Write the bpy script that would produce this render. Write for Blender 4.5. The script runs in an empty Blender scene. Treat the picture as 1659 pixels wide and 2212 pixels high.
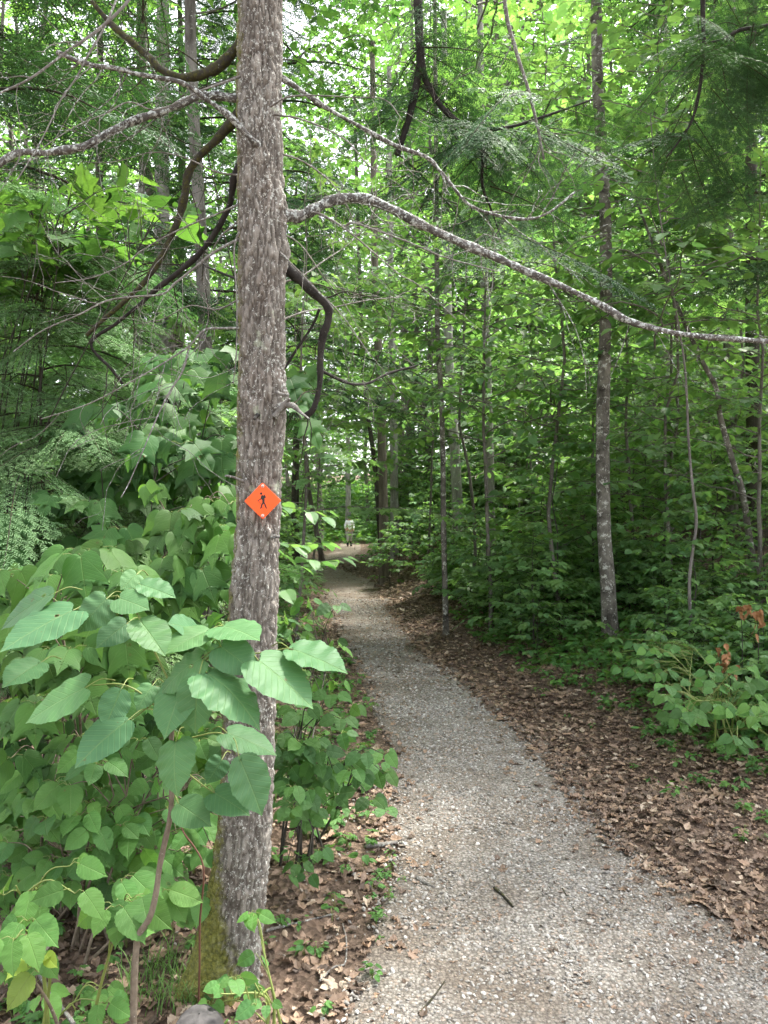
import bpy, math, random
import numpy as np
from mathutils import Vector
R = math.radians
rng = np.random.default_rng(7)
random.seed(7)
scene = bpy.context.scene
COL = scene.collection

# ------------------------------------------------------------------ camera
EYE = 1.6
F = 1662.0                      # focal length in the pixels of a 1659 x 2212 view
cam_d = bpy.data.cameras.new('camera')
cam_d.sensor_fit = 'VERTICAL'
cam_d.sensor_height = 24.0
cam_d.lens = 24.0 * F / 2212.0
cam_d.clip_start = 0.05
cam_d.clip_end = 600
cam = bpy.data.objects.new('camera', cam_d)
cam.location = (0, 0, EYE)
cam.rotation_euler = (R(90), 0, 0)
COL.objects.link(cam)
scene.camera = cam

# ------------------------------------------------------------------ sky and sun
SUN_EL, SUN_AZ = 66.0, 50.0      # azimuth from +Y towards +X
world = bpy.data.worlds.new('World')
scene.world = world
world.use_nodes = True
nt = world.node_tree
for n in list(nt.nodes):
    nt.nodes.remove(n)
wo = nt.nodes.new('ShaderNodeOutputWorld')
bg = nt.nodes.new('ShaderNodeBackground')
sky = nt.nodes.new('ShaderNodeTexSky')
sky.sky_type = 'NISHITA'
sky.sun_disc = False
sky.sun_elevation = R(SUN_EL)
sky.sun_rotation = R(SUN_AZ)
sky.dust_density = 4.0
hs = nt.nodes.new('ShaderNodeHueSaturation')
hs.inputs['Saturation'].default_value = 0.22
bg.inputs['Strength'].default_value = 0.15
nt.links.new(sky.outputs[0], hs.inputs['Color'])
nt.links.new(hs.outputs[0], bg.inputs['Color'])
nt.links.new(bg.outputs[0], wo.inputs['Surface'])

sd = bpy.data.lights.new('sun', 'SUN')
sd.energy = 3.2
sd.angle = R(9.0)
sd.color = (1.0, 0.95, 0.86)
so = bpy.data.objects.new('sun', sd)
s_dir = Vector((math.sin(R(SUN_AZ)) * math.cos(R(SUN_EL)), math.cos(R(SUN_AZ)) * math.cos(R(SUN_EL)), math.sin(R(SUN_EL))))
so.rotation_euler = s_dir.to_track_quat('Z', 'Y').to_euler()
so.location = (0, 0, 30)
COL.objects.link(so)

vs = scene.view_settings
vs.view_transform = 'Standard'
vs.look = 'None'
vs.gamma = 1.0
vs.use_curve_mapping = False
vs.exposure = 2.5
cy = scene.cycles
cy.max_bounces = 8
cy.diffuse_bounces = 5
cy.glossy_bounces = 2
cy.transmission_bounces = 5
cy.transparent_max_bounces = 8
cy.caustics_reflective = False
cy.caustics_refractive = False
cy.sample_clamp_indirect = 5.0
cy.use_adaptive_sampling = True
cy.adaptive_threshold = 0.03
cy.use_denoising = True

# ------------------------------------------------------------------ numeric helpers
def wp(px, py, Y):
    """point at depth Y whose direction is pixel (px,py) of the 1659x2212 view"""
    return np.array([(px - 829.5) / F * Y, Y, EYE - (py - 1106.0) / F * Y])

def _h(ix, iy, iz):
    a = (ix.astype(np.uint32) * np.uint32(374761393) + iy.astype(np.uint32) * np.uint32(668265263) + iz.astype(np.uint32) * np.uint32(2147483647 ^ 0x5bd1e995))
    a ^= a >> np.uint32(13)
    a = a * np.uint32(1274126177)
    a ^= a >> np.uint32(16)
    a = a * np.uint32(2246822519)
    a ^= a >> np.uint32(15)
    return (a & np.uint32(0xffff)).astype(np.float64) / 65535.0

def vnoise(p):
    p = np.asarray(p, float) + 1000.0
    i = np.floor(p).astype(np.int64)
    f = p - i
    f = f * f * (3 - 2 * f)
    x, y, z = i[..., 0], i[..., 1], i[..., 2]
    fx, fy, fz = f[..., 0], f[..., 1], f[..., 2]
    def L(a, b, t):
        return a + (b - a) * t
    c00 = L(_h(x, y, z), _h(x + 1, y, z), fx)
    c10 = L(_h(x, y + 1, z), _h(x + 1, y + 1, z), fx)
    c01 = L(_h(x, y, z + 1), _h(x + 1, y, z + 1), fx)
    c11 = L(_h(x, y + 1, z + 1), _h(x + 1, y + 1, z + 1), fx)
    return L(L(c00, c10, fy), L(c01, c11, fy), fz)      # 0..1

def fbm(p, oct=4):
    p = np.asarray(p, float)
    a, s, t = 0.5, 0.0, 0.0
    for k in range(oct):
        s = s + a * vnoise(p * (2 ** k) + k * 17.3)
        t += a
        a *= 0.5
    return s / t

def unit(v):
    v = np.asarray(v, float)
    return v / np.maximum(np.linalg.norm(v, axis=-1, keepdims=True), 1e-9)

def catmull(pts, n):
    pts = np.asarray(pts, float)
    P = np.vstack([2 * pts[0] - pts[1], pts, 2 * pts[-1] - pts[-2]])
    m = len(pts) - 1
    u = np.linspace(0, m, n)
    k = np.minimum(u.astype(int), m - 1)
    t = (u - k)[:, None]
    p0, p1, p2, p3 = P[k], P[k + 1], P[k + 2], P[k + 3]
    return 0.5 * ((2 * p1) + (-p0 + p2) * t + (2 * p0 - 5 * p1 + 4 * p2 - p3) * t ** 2 + (-p0 + 3 * p1 - 3 * p2 + p3) * t ** 3)

# ------------------------------------------------------------------ mesh builder
class MB:
    def __init__(s):
        s.V, s.L, s.S, s.M, s.T, s.U, s.n = [], [], [], [], [], [], 0
    def add(s, verts, faces, mat=0, tint=None, uv=None):
        """verts (n,3), faces (m,k) int array"""
        verts = np.asarray(verts, float).reshape(-1, 3)
        faces = np.asarray(faces, np.int64)
        s.V.append(verts)
        s.L.append((faces + s.n).ravel())
        s.S.append(np.full(len(faces), faces.shape[1]))
        s.M.append(np.full(len(faces), mat))
        if tint is None:
            tint = np.tile([0.5, 0.5, 0.5], (len(verts), 1))
        s.T.append(np.asarray(tint, float))
        if uv is None:
            uv = np.zeros((len(verts), 2))
        s.U.append(uv)
        s.n += len(verts)
    def tube(s, pts, rad, sides=6, mat=0, tint=None, cap=True, jitter=0.0):
        pts = np.asarray(pts, float)
        n = len(pts)
        rad = np.broadcast_to(np.asarray(rad, float), (n,))
        d = unit(np.gradient(pts, axis=0))
        a = np.array([0, 0, 1.0]) if abs(d[0][2]) < 0.9 else np.array([1.0, 0, 0])
        x = unit(np.cross(d[0], a))
        X = np.zeros((n, 3))
        for i in range(n):
            x = x - d[i] * np.dot(x, d[i])
            x = x / max(np.linalg.norm(x), 1e-9)
            X[i] = x
        Yv = np.cross(d, X)
        th = np.linspace(0, 2 * np.pi, sides, endpoint=False)
        ring = X[:, None] * np.cos(th)[None, :, None] + Yv[:, None] * np.sin(th)[None, :, None]
        rr = np.repeat(rad[:, None], sides, 1)
        if jitter:
            q = (pts[:, None] + ring * rad[:, None, None])
            rr = rr * (1 + jitter * (fbm(q * (0.35 / max(rad.max(), 1e-4)), 3) - 0.5) * 2)
        v = (pts[:, None] + ring * rr[..., None]).reshape(-1, 3)
        i = np.arange(n - 1)[:, None] * sides
        j = np.arange(sides)[None]
        jn = (j + 1) % sides
        f = np.stack([i + j, i + jn, i + sides + jn, i + sides + j], -1).reshape(-1, 4)
        t = None if tint is None else np.tile(tint, (len(v), 1))
        uv = np.stack([np.tile(th / 6.283, n), np.repeat(np.linspace(0, 1, n), sides)], -1)
        s.add(v, f, mat, t, uv)
        if cap:
            c = np.vstack([v[-sides:], [pts[-1] + d[-1] * rad[-1] * 0.4]])
            s.add(c, np.stack([np.arange(sides), (np.arange(sides) + 1) % sides, np.full(sides, sides)], -1), mat, None if tint is None else np.tile(tint, (sides + 1, 1)))
    def leaves(s, tpl, P, D, N, size, mat=0, tint=None):
        """tpl = (verts, tris, uv); one leaf per row of P, long axis D, normal N"""
        tv, tf, tu = tpl
        P = np.asarray(P, float).reshape(-1, 3)
        n = len(P)
        if n == 0:
            return
        D = unit(np.broadcast_to(D, (n, 3)))
        N = np.broadcast_to(N, (n, 3))
        X = unit(np.cross(D, N))
        N = np.cross(X, D)
        size = np.broadcast_to(size, (n,))
        v = P[:, None] + size[:, None, None] * (tv[None, :, 0:1] * X[:, None] + tv[None, :, 1:2] * D[:, None] + tv[None, :, 2:3] * N[:, None])
        f = (tf[None] + (np.arange(n) * len(tv))[:, None, None]).reshape(-1, tf.shape[1])
        if tint is None:
            tint = leaf_tint(n)
        s.add(v.reshape(-1, 3), f, mat, np.repeat(tint, len(tv), 0), np.tile(tu, (n, 1)))
    def mesh(s, name, mats, smooth=True):
        me = bpy.data.meshes.new(name)
        V = np.concatenate(s.V); L = np.concatenate(s.L); S = np.concatenate(s.S); M = np.concatenate(s.M)
        T = np.concatenate(s.T); U = np.concatenate(s.U)
        me.vertices.add(len(V)); me.vertices.foreach_set('co', V.astype(np.float32).ravel())
        me.loops.add(len(L)); me.loops.foreach_set('vertex_index', L.astype(np.int32))
        me.polygons.add(len(S))
        me.polygons.foreach_set('loop_start', np.concatenate([[0], np.cumsum(S)[:-1]]).astype(np.int32))
        me.polygons.foreach_set('material_index', M.astype(np.int32))
        me.polygons.foreach_set('use_smooth', np.full(len(S), smooth))
        for m in (mats if isinstance(mats, (list, tuple)) else [mats]):
            me.materials.append(m)
        ca = me.attributes.new('tint', 'FLOAT_VECTOR', 'POINT')
        ca.data.foreach_set('vector', T[:, :3].astype(np.float32).ravel())
        uvl = me.uv_layers.new(name='UVMap')
        uvl.data.foreach_set('uv', U[L].astype(np.float32).ravel())
        me.update(calc_edges=True)
        me.validate()
        return me

def leaf_tint(n, lo=0.25, hi=0.8):
    t = np.empty((n, 3))
    t[:, 0] = rng.uniform(lo, hi, n)            # value
    t[:, 1] = np.clip(rng.normal(0.4, 0.25, n), 0, 1)   # towards yellow green
    t[:, 2] = rng.uniform(0, 1, n)
    return t

# ------------------------------------------------------------------ scene object helpers
def tag(o, label, cat, group=None, kind=None):
    if label: o['label'] = label
    if cat: o['category'] = cat
    if group: o['group'] = group
    if kind: o['kind'] = kind
    return o

def thing(name, label, cat, loc=(0, 0, 0), rz=0.0, scale=1.0, group=None):
    o = bpy.data.objects.new(name, None)
    o.empty_display_size = 0.1
    COL.objects.link(o)
    o.location = [float(v) for v in loc]
    o.rotation_euler = (0, 0, float(rz))
    o.scale = (scale, scale, scale)
    return tag(o, label, cat, group)

def part(name, me, parent=None, loc=(0, 0, 0), rz=0.0, scale=1.0):
    o = bpy.data.objects.new(name, me)
    COL.objects.link(o)
    o.parent = parent
    o.location = [float(v) for v in loc]
    o.rotation_euler = (0, 0, float(rz))
    o.scale = (scale, scale, scale)
    return o

def shift(mb, loc):
    for v in mb.V:
        v -= np.asarray(loc, float)
    return mb

# ------------------------------------------------------------------ materials
class NT:
    def __init__(s, name):
        s.m = bpy.data.materials.new(name)
        s.m.use_nodes = True
        s.t = s.m.node_tree
        for n in list(s.t.nodes):
            s.t.nodes.remove(n)
        s.out = s.n('OutputMaterial')
    def n(s, typ, **kw):
        n = s.t.nodes.new('ShaderNode' + typ)
        for k, v in kw.items():
            setattr(n, k, v)
        return n
    def l(s, a, b):
        s.t.links.new(a, b)
    def val(s, sock, v):
        if hasattr(v, 'is_output'):
            s.l(v, sock)
        else:
            sock.default_value = v
    def math(s, op, a, b=0.0, clamp=False):
        n = s.n('Math', operation=op, use_clamp=clamp)
        s.val(n.inputs[0], a); s.val(n.inputs[1], b)
        return n.outputs[0]
    def mix(s, f, a, b):
        n = s.n('Mix', data_type='RGBA')
        s.val(n.inputs[0], f)
        s.val(n.inputs[6], a if hasattr(a, 'is_output') else (*a, 1))
        s.val(n.inputs[7], b if hasattr(b, 'is_output') else (*b, 1))
        return n.outputs[2]
    def ramp(s, f, *stops):
        n = s.n('ValToRGB')
        e = n.color_ramp.elements
        while len(e) < len(stops):
            e.new(0.5)
        for k, (p, c) in enumerate(stops):
            e[k].position = p
            e[k].color = (*c, 1) if isinstance(c, tuple) else (c, c, c, 1)
        s.l(f, n.inputs[0])
        return n.outputs[0]
    def noise(s, vec, scale, detail=4, rough=0.55, dist=0.0):
        n = s.n('TexNoise')
        s.l(vec, n.inputs['Vector'])
        n.inputs['Scale'].default_value = scale
        n.inputs['Detail'].default_value = detail
        n.inputs['Roughness'].default_value = rough
        n.inputs['Distortion'].default_value = dist
        return n.outputs[0]
    def voro(s, vec, scale, feature='F1', rand=1.0):
        n = s.n('TexVoronoi', feature=feature)
        s.l(vec, n.inputs['Vector'])
        n.inputs['Scale'].default_value = scale
        n.inputs['Randomness'].default_value = rand
        return n
    def mapping(s, vec, scale):
        n = s.n('Mapping')
        s.l(vec, n.inputs[0])
        n.inputs['Scale'].default_value = scale
        return n.outputs[0]
    def coord(s, which='Object'):
        return s.n('TexCoord').outputs[which]
    def attr(s, name='tint'):
        a = s.n('Attribute', attribute_name=name)
        x = s.n('SeparateXYZ')
        s.l(a.outputs['Vector'], x.inputs[0])
        return x.outputs
    def bump(s, h, strength, dist):
        b = s.n('Bump')
        b.inputs['Strength'].default_value = strength
        b.inputs['Distance'].default_value = dist
        s.l(h, b.inputs['Height'])
        return b.outputs[0]
    def bsdf(s, color, rough=0.6, spec=0.5, normal=None):
        b = s.n('BsdfPrincipled')
        s.val(b.inputs['Base Color'], color if hasattr(color, 'is_output') else (*color, 1))
        s.val(b.inputs['Roughness'], rough)
        b.inputs['Specular IOR Level'].default_value = spec
        if normal is not None:
            s.l(normal, b.inputs['Normal'])
        return b.outputs[0]
    def done(s, sh):
        s.l(sh, s.out.inputs['Surface'])
        return s.m

def leaf_mat(name, a, b, ta, tb, rough=0.5, spec=0.4, tf=0.42, veins=None):
    """a..b reflected colour, ta..tb transmitted colour; veins = 'pinnate' / 'palmate' / None"""
    m = NT(name)
    t = m.attr('tint')
    info = m.n('ObjectInfo').outputs['Random']
    g = m.math('ADD', m.math('MULTIPLY', t[1], 0.8), m.math('MULTIPLY', info, 0.25))
    col = m.mix(g, a, b)
    tc = m.mix(g, ta, tb)
    val = m.math('ADD', m.math('MULTIPLY', t[0], 0.9), 0.55)
    nrm = None
    if veins:
        uv = m.n('UVMap').outputs[0]
        x = m.n('SeparateXYZ'); m.l(uv, x.inputs[0])
        ax = m.math('ABSOLUTE', x.outputs[0])
        if veins == 'pinnate':
            q = m.math('SUBTRACT', x.outputs[1], m.math('MULTIPLY', ax, 0.75))
            w = m.math('FRACT', m.math('MULTIPLY', q, 9.0))
            w = m.math('ABSOLUTE', m.math('SUBTRACT', w, 0.5))          # 0 in the vein, .5 between
            side = m.math('SUBTRACT', 1.0, m.math('MULTIPLY', w, 9.0), True)
        else:
            ang = m.n('Math', operation='ARCTAN2')
            m.l(x.outputs[0], ang.inputs[0]); m.l(m.math('ADD', x.outputs[1], 0.03), ang.inputs[1])
            r1 = m.math('SUBTRACT', 1.0, m.math('MULTIPLY', m.math('ABSOLUTE', m.math('SUBTRACT', m.math('ABSOLUTE', ang.outputs[0]), 0.62)), 28.0), True)
            q = m.math('SUBTRACT', x.outputs[1], m.math('MULTIPLY', ax, 0.6))
            w = m.math('ABSOLUTE', m.math('SUBTRACT', m.math('FRACT', m.math('MULTIPLY', q, 12.0)), 0.5))
            side = m.math('MAXIMUM', r1, m.math('MULTIPLY', m.math('SUBTRACT', 1.0, m.math('MULTIPLY', w, 7.0), True), 0.6))
        mid = m.math('SUBTRACT', 1.0, m.math('MULTIPLY', ax, 55.0), True)
        v = m.math('MAXIMUM', mid, m.math('MULTIPLY', side, 0.55))
        nz = m.noise(m.coord('Object'), 60, 3)
        hgt = m.math("ADD", m.math("MULTIPLY", v, -1.0), m.math("MULTIPLY", nz, 0.35))
        nrm = m.bump(hgt, 0.45, 0.0025)
        light = m.mix(0.5, b, (0.22, 0.30, 0.12))
        col = m.mix(m.math('MULTIPLY', v, 0.62), col, light)
        blot = m.noise(m.coord('Object'), 14, 4)
        val = m.math('MULTIPLY', val, m.math('ADD', m.math('MULTIPLY', blot, 0.5), 0.75))
        # small insect holes and brown flecks
        fl = m.ramp(m.noise(m.coord('Object'), 38, 2), (0.735, 0.0), (0.755, 1.0))
        col = m.mix(m.math('MULTIPLY', fl, 0.7), col, (0.10, 0.06, 0.025))
    hole = None
    if veins:
        hvn = m.voro(m.coord('Object'), 17)
        hsp = m.n('SeparateColor'); m.l(hvn.outputs['Color'], hsp.inputs[0])
        sel = m.math('GREATER_THAN', hsp.outputs[0], 0.68)
        hd = m.math('ADD', hvn.outputs['Distance'], m.math('MULTIPLY', m.noise(m.coord('Object'), 90, 2), 0.12))
        rim = m.math('MULTIPLY', m.math('LESS_THAN', hd, 0.185), sel)
        col = m.mix(m.math('MULTIPLY', rim, 0.75), col, (0.13, 0.085, 0.035))
        hole = m.math('MULTIPLY', m.math('LESS_THAN', hd, 0.155), sel)
    hv = m.n('HueSaturation'); m.l(col, hv.inputs['Color']); m.l(val, hv.inputs['Value'])
    ht = m.n('HueSaturation'); m.l(tc, ht.inputs['Color']); m.l(val, ht.inputs['Value'])
    p = m.bsdf(hv.outputs[0], rough, spec, nrm)
    tr = m.n('BsdfTranslucent')
    m.l(ht.outputs[0], tr.inputs['Color'])
    if nrm is not None:
        m.l(nrm, tr.inputs['Normal'])
    mx = m.n('MixShader')
    mx.inputs[0].default_value = tf
    m.l(p, mx.inputs[1]); m.l(tr.outputs[0], mx.inputs[2])
    if hole is not None:
        tp = m.n('BsdfTransparent'); m2 = m.n('MixShader')
        m.l(hole, m2.inputs[0]); m.l(mx.outputs[0], m2.inputs[1]); m.l(tp.outputs[0], m2.inputs[2])
        return m.done(m2.outputs[0])
    return m.done(mx.outputs[0])

def bark_mat(name, dark, light, lichen=(0.42, 0.45, 0.40), lich_amt=0.5, stretch=0.22, scale=14, moss_amt=0.0, bump=0.6, bdist=0.01):
    m = NT(name)
    co = m.coord('Object')
    st = m.mapping(co, (1, 1, stretch))
    n1 = m.noise(st, scale, 6, 0.65, 0.4)
    n2 = m.noise(co, scale * 3.3, 5, 0.7)
    col = m.ramp(n1, (0.32, dark), (0.66, light))
    col = m.mix(m.math('MULTIPLY', n2, 0.55), col, tuple(c * 0.5 for c in dark))
    if lich_amt > 0:
        ln = m.noise(co, scale * 2.6, 5, 0.75)
        th = 0.72 - 0.22 * lich_amt
        lf = m.ramp(ln, (th, 0.0), (th + 0.05, 1.0))
        col = m.mix(lf, col, lichen)
    t = m.attr('tint')
    # tint.y drives moss, tint.x cracks
    mn = m.noise(co, 45, 4)
    mossc = m.ramp(mn, (0.3, (0.03, 0.034, 0.008)), (0.7, (0.14, 0.14, 0.025)))
    mf = m.math('MULTIPLY', m.math('SUBTRACT', m.math('ADD', t[1], m.math('MULTIPLY', n2, 0.5)), 0.72), 5.0, True)
    if moss_amt > 0:
        col = m.mix(m.math('MULTIPLY', mf, moss_amt), col, mossc)
    h = m.math('ADD', n1, m.math('MULTIPLY', n2, 0.5))
    return m.done(m.bsdf(col, 0.9, 0.2, m.bump(h, bump, bdist)))

M_bark_main = None
M = {}
M['twig'] = bark_mat('dead_twig_bark', (0.10, 0.09, 0.08), (0.26, 0.245, 0.225), (0.38, 0.40, 0.37), 0.75, 0.6, 30, 0, 0.4, 0.002)
M['limb_pale'] = bark_mat('lichened_limb_bark', (0.06, 0.055, 0.05), (0.17, 0.16, 0.15), (0.40, 0.43, 0.41), 0.95, 0.7, 26, 1.0, 0.8, 0.005)
M['limb_dark'] = bark_mat('dark_limb_bark', (0.018, 0.016, 0.014), (0.06, 0.055, 0.05), (0.20, 0.22, 0.20), 0.45, 0.6, 26, 1.0, 0.8, 0.005)
M['bark_grey'] = bark_mat('grey_forest_bark', (0.08, 0.07, 0.062), (0.27, 0.25, 0.23), (0.40, 0.41, 0.38), 0.5, 0.2, 11, 0.6, 0.8, 0.02)
M['bark_pale'] = bark_mat('pale_forest_bark', (0.14, 0.13, 0.12), (0.42, 0.40, 0.38), (0.52, 0.52, 0.49), 0.5, 0.2, 11, 0.0, 0.8, 0.02)
M['bark_dark'] = bark_mat('dark_forest_bark', (0.03, 0.026, 0.022), (0.11, 0.095, 0.08), (0.24, 0.25, 0.22), 0.45, 0.2, 11, 0.6, 0.8, 0.02)
M['bark_brown'] = bark_mat('brown_forest_bark', (0.09, 0.07, 0.06), (0.24, 0.20, 0.175), (0.36, 0.36, 0.33), 0.3, 0.15, 14, 0.0, 0.8, 0.02)
M['bark_birch'] = bark_mat('blotched_maple_bark', (0.025, 0.021, 0.017), (0.27, 0.25, 0.215), (0.42, 0.42, 0.38), 0.75, 0.8, 7, 0.6, 0.5, 0.008)
M['stem_green'] = NT('green_stem'); M['stem_green'] = M['stem_green'].done(M['stem_green'].bsdf((0.16, 0.20, 0.05), 0.5, 0.4))
M['stem_red'] = NT('red_cane'); M['stem_red'] = M['stem_red'].done(M['stem_red'].bsdf((0.10, 0.042, 0.026), 0.55, 0.4))
M['stem_brown'] = bark_mat('sapling_stem_bark', (0.11, 0.085, 0.06), (0.24, 0.20, 0.15), (0.33, 0.32, 0.27), 0.4, 0.5, 40, 0, 0.4, 0.002)
M['stem_dark'] = NT('dark_stem'); M['stem_dark'] = M['stem_dark'].done(M['stem_dark'].bsdf((0.04, 0.036, 0.028), 0.7, 0.3))

M['leaf_hero'] = leaf_mat('basswood_leaf', (0.056, 0.142, 0.066), (0.090, 0.190, 0.060), (0.10, 0.26, 0.06), (0.16, 0.33, 0.06), 0.55, 0.28, 0.28, 'pinnate')
M['leaf_goose'] = leaf_mat('striped_maple_leaf', (0.040, 0.122, 0.036), (0.092, 0.205, 0.034), (0.12, 0.30, 0.04), (0.22, 0.42, 0.05), 0.55, 0.25, 0.40, 'palmate')
M['leaf_vib'] = leaf_mat('bramble_leaf', (0.048, 0.135, 0.044), (0.10, 0.215, 0.046), (0.12, 0.30, 0.04), (0.22, 0.42, 0.05), 0.55, 0.25, 0.38, 'pinnate')
M['leaf_yellow'] = leaf_mat('young_yellow_leaf', (0.20, 0.32, 0.05), (0.34, 0.42, 0.07), (0.3, 0.45, 0.05), (0.45, 0.5, 0.06), 0.5, 0.4, 0.38, 'pinnate')
M['leaf_under'] = leaf_mat('understory_leaf', (0.078, 0.175, 0.072), (0.125, 0.220, 0.060), (0.15, 0.34, 0.075), (0.28, 0.46, 0.085), 0.5, 0.4, 0.46)
M['leaf_canopy'] = leaf_mat('canopy_leaf', (0.050, 0.125, 0.040), (0.088, 0.170, 0.042), (0.12, 0.30, 0.055), (0.235, 0.43, 0.065), 0.5, 0.35, 0.50)
M['needle'] = leaf_mat('hemlock_needle', (0.042, 0.098, 0.048), (0.070, 0.135, 0.055), (0.03, 0.09, 0.02), (0.06, 0.14, 0.03), 0.65, 0.2, 0.22)
M['needle_light'] = leaf_mat('young_hemlock_needle', (0.12, 0.225, 0.10), (0.17, 0.27, 0.105), (0.06, 0.16, 0.04), (0.1, 0.22, 0.05), 0.65, 0.2, 0.3)

# ------------------------------------------------------------------ leaf templates
def leaf_outline(half, rings=2, fold=0.18, droop=0.25, wave=0.02, mid=None):
    """half = right half outline from base to tip; fan of rings about the midrib"""
    half = np.array(half, float)
    left = half[::-1].copy(); left[:, 0] *= -1
    out = np.vstack([half, left[1:-1]])
    ctr = np.array([0.0, 0.42]) if mid is None else np.array(mid)
    # pull centre points on to the midrib
    vs_, fs = [], []
    k = len(out)
    levels = np.linspace(0, 1, rings + 1)[1:]
    mids = np.stack([np.zeros(k), np.clip(out[:, 1] * 0.75 + 0.08, 0.02, 0.93)], -1)
    vs_.append(mids)
    for lv in levels:
        vs_.append(mids + (out - mids) * lv)
    for r in range(rings):
        for i in range(k):
            j = (i + 1) % k
            a, b, c, d = r * k + i, r * k + j, (r + 1) * k + j, (r + 1) * k + i
            fs.append((a, d, c)); fs.append((a, c, b))
    xy = np.vstack(vs_)
    ax = np.abs(xy[:, 0])
    z = fold * ax - droop * xy[:, 1] ** 2 - 0.25 * ax ** 2 + wave * np.sin(xy[:, 1] * 23) * ax * 2.5
    v = np.column_stack([xy, z])
    return v, np.array(fs), xy.copy()

def ovate_half(w, cord, n, teeth, tw=0.55, tip=1.4):
    t = np.linspace(0, 1, n)
    x = w * (np.sin(np.pi * t ** tw)) ** 0.85 * (1 - 0.35 * t ** 2)
    x[-1] = 0
    y = t.copy()
    y = y - cord * np.sin(np.pi * np.clip(t / 0.35, 0, 1)) * 1.0
    if teeth:
        z = np.where(np.arange(n) % 2 == 0, 1.0, 1.0 - teeth)
        x = x * z
        y = y + np.where(np.arange(n) % 2 == 0, 0.012, 0) * (t < 0.98) * (t > 0.02)
    y[0] = 0.03 if cord else 0; y[-1] = 1.0
    x[0] = 0
    return np.column_stack([x, y])

goose_half = [(0, 0.03), (0.10, -0.05), (0.22, -0.055), (0.33, 0.03), (0.40, 0.15), (0.435, 0.28), (0.43, 0.40), (0.425, 0.50), (0.45, 0.60), (0.49, 0.71), (0.535, 0.84), (0.42, 0.735), (0.33, 0.665), (0.25, 0.64), (0.20, 0.70), (0.14, 0.80), (0.07, 0.92), (0.0, 1.08)]
maple_half = [(0, 0.02), (0.16, -0.07), (0.27, 0.03), (0.50, 0.12), (0.36, 0.25), (0.56, 0.55), (0.34, 0.52), (0.20, 0.50), (0.22, 0.74), (0.0, 1.0)]
def toothed(pts, n, tooth):
    p = catmull(np.column_stack([np.array(pts, float), np.zeros(len(pts))]), n)[:, :2]
    k = np.arange(n)
    out = unit(p - np.array([0, 0.42]))
    p = p + out * (np.where(k % 2 == 0, 1, -1) * tooth * np.clip((1 - p[:, 1]) * 6, 0, 1) * np.clip(k / 4, 0, 1))[:, None]
    p[0, 0] = 0; p[-1, 0] = 0
    return p
heart_pts = [(0, 0.05), (0.10, -0.04), (0.22, -0.07), (0.34, -0.01), (0.425, 0.12), (0.455, 0.28), (0.435, 0.44), (0.38, 0.60), (0.29, 0.74), (0.18, 0.86), (0.075, 0.945), (0, 1.04)]
oval_pts = [(0, 0.0), (0.12, 0.0), (0.24, 0.07), (0.335, 0.21), (0.37, 0.38), (0.35, 0.55), (0.28, 0.71), (0.18, 0.84), (0.07, 0.94), (0, 1.03)]
rib_pts = [(0, 0.0), (0.14, 0.0), (0.27, 0.07), (0.345, 0.2), (0.365, 0.36), (0.33, 0.54), (0.255, 0.70), (0.155, 0.83), (0.055, 0.92), (0, 1.04)]
T_HERO = leaf_outline(toothed(heart_pts, 40, 0.006), 4, 0.10, 0.12, 0.012)
T_HERO2 = leaf_outline(toothed(oval_pts, 40, 0.006), 4, 0.16, 0.20, 0.012)
T_GOOSE = leaf_outline(goose_half, 3, 0.10, 0.16, 0.012)
T_GOOSE2 = leaf_outline(goose_half, 3, 0.24, 0.30, 0.015)
T_VIB = leaf_outline(toothed(rib_pts, 26, 0.011), 2, 0.16, 0.20, 0.02)
T_MAPLE = leaf_outline(maple_half, 1, 0.12, 0.25, 0.0)
T_OVAL = leaf_outline([(0, 0), (0.22, 0.06), (0.34, 0.28), (0.31, 0.52), (0.17, 0.80), (0, 1.0)], 1, 0.2, 0.2, 0.0)
T_MAPLE_LO = leaf_outline([(0, 0.0), (0.45, 0.08), (0.36, 0.28), (0.5, 0.55), (0.2, 0.55), (0, 1.0)], 1, 0.12, 0.25, 0.0)
def kite(w, fold, droop):
    v = np.array([(0, 0, 0), (w, 0.42, fold * w - droop * 0.2), (0, 1, -droop), (-w, 0.42, fold * w - droop * 0.2), (0, 0.45, -droop * 0.15)], float)
    return v, np.array([(0, 1, 4), (1, 2, 4), (2, 3, 4), (3, 0, 4)]), v[:, :2].copy()
T_KITE = kite(0.34, 0.25, 0.2)
T_NEEDLE = (np.array([(-0.12, 0, 0), (0.12, 0, 0), (0.10, 1, 0.0), (-0.10, 1, 0.0)], float), np.array([(0, 1, 2), (0, 2, 3)]), np.zeros((4, 2)))

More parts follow.
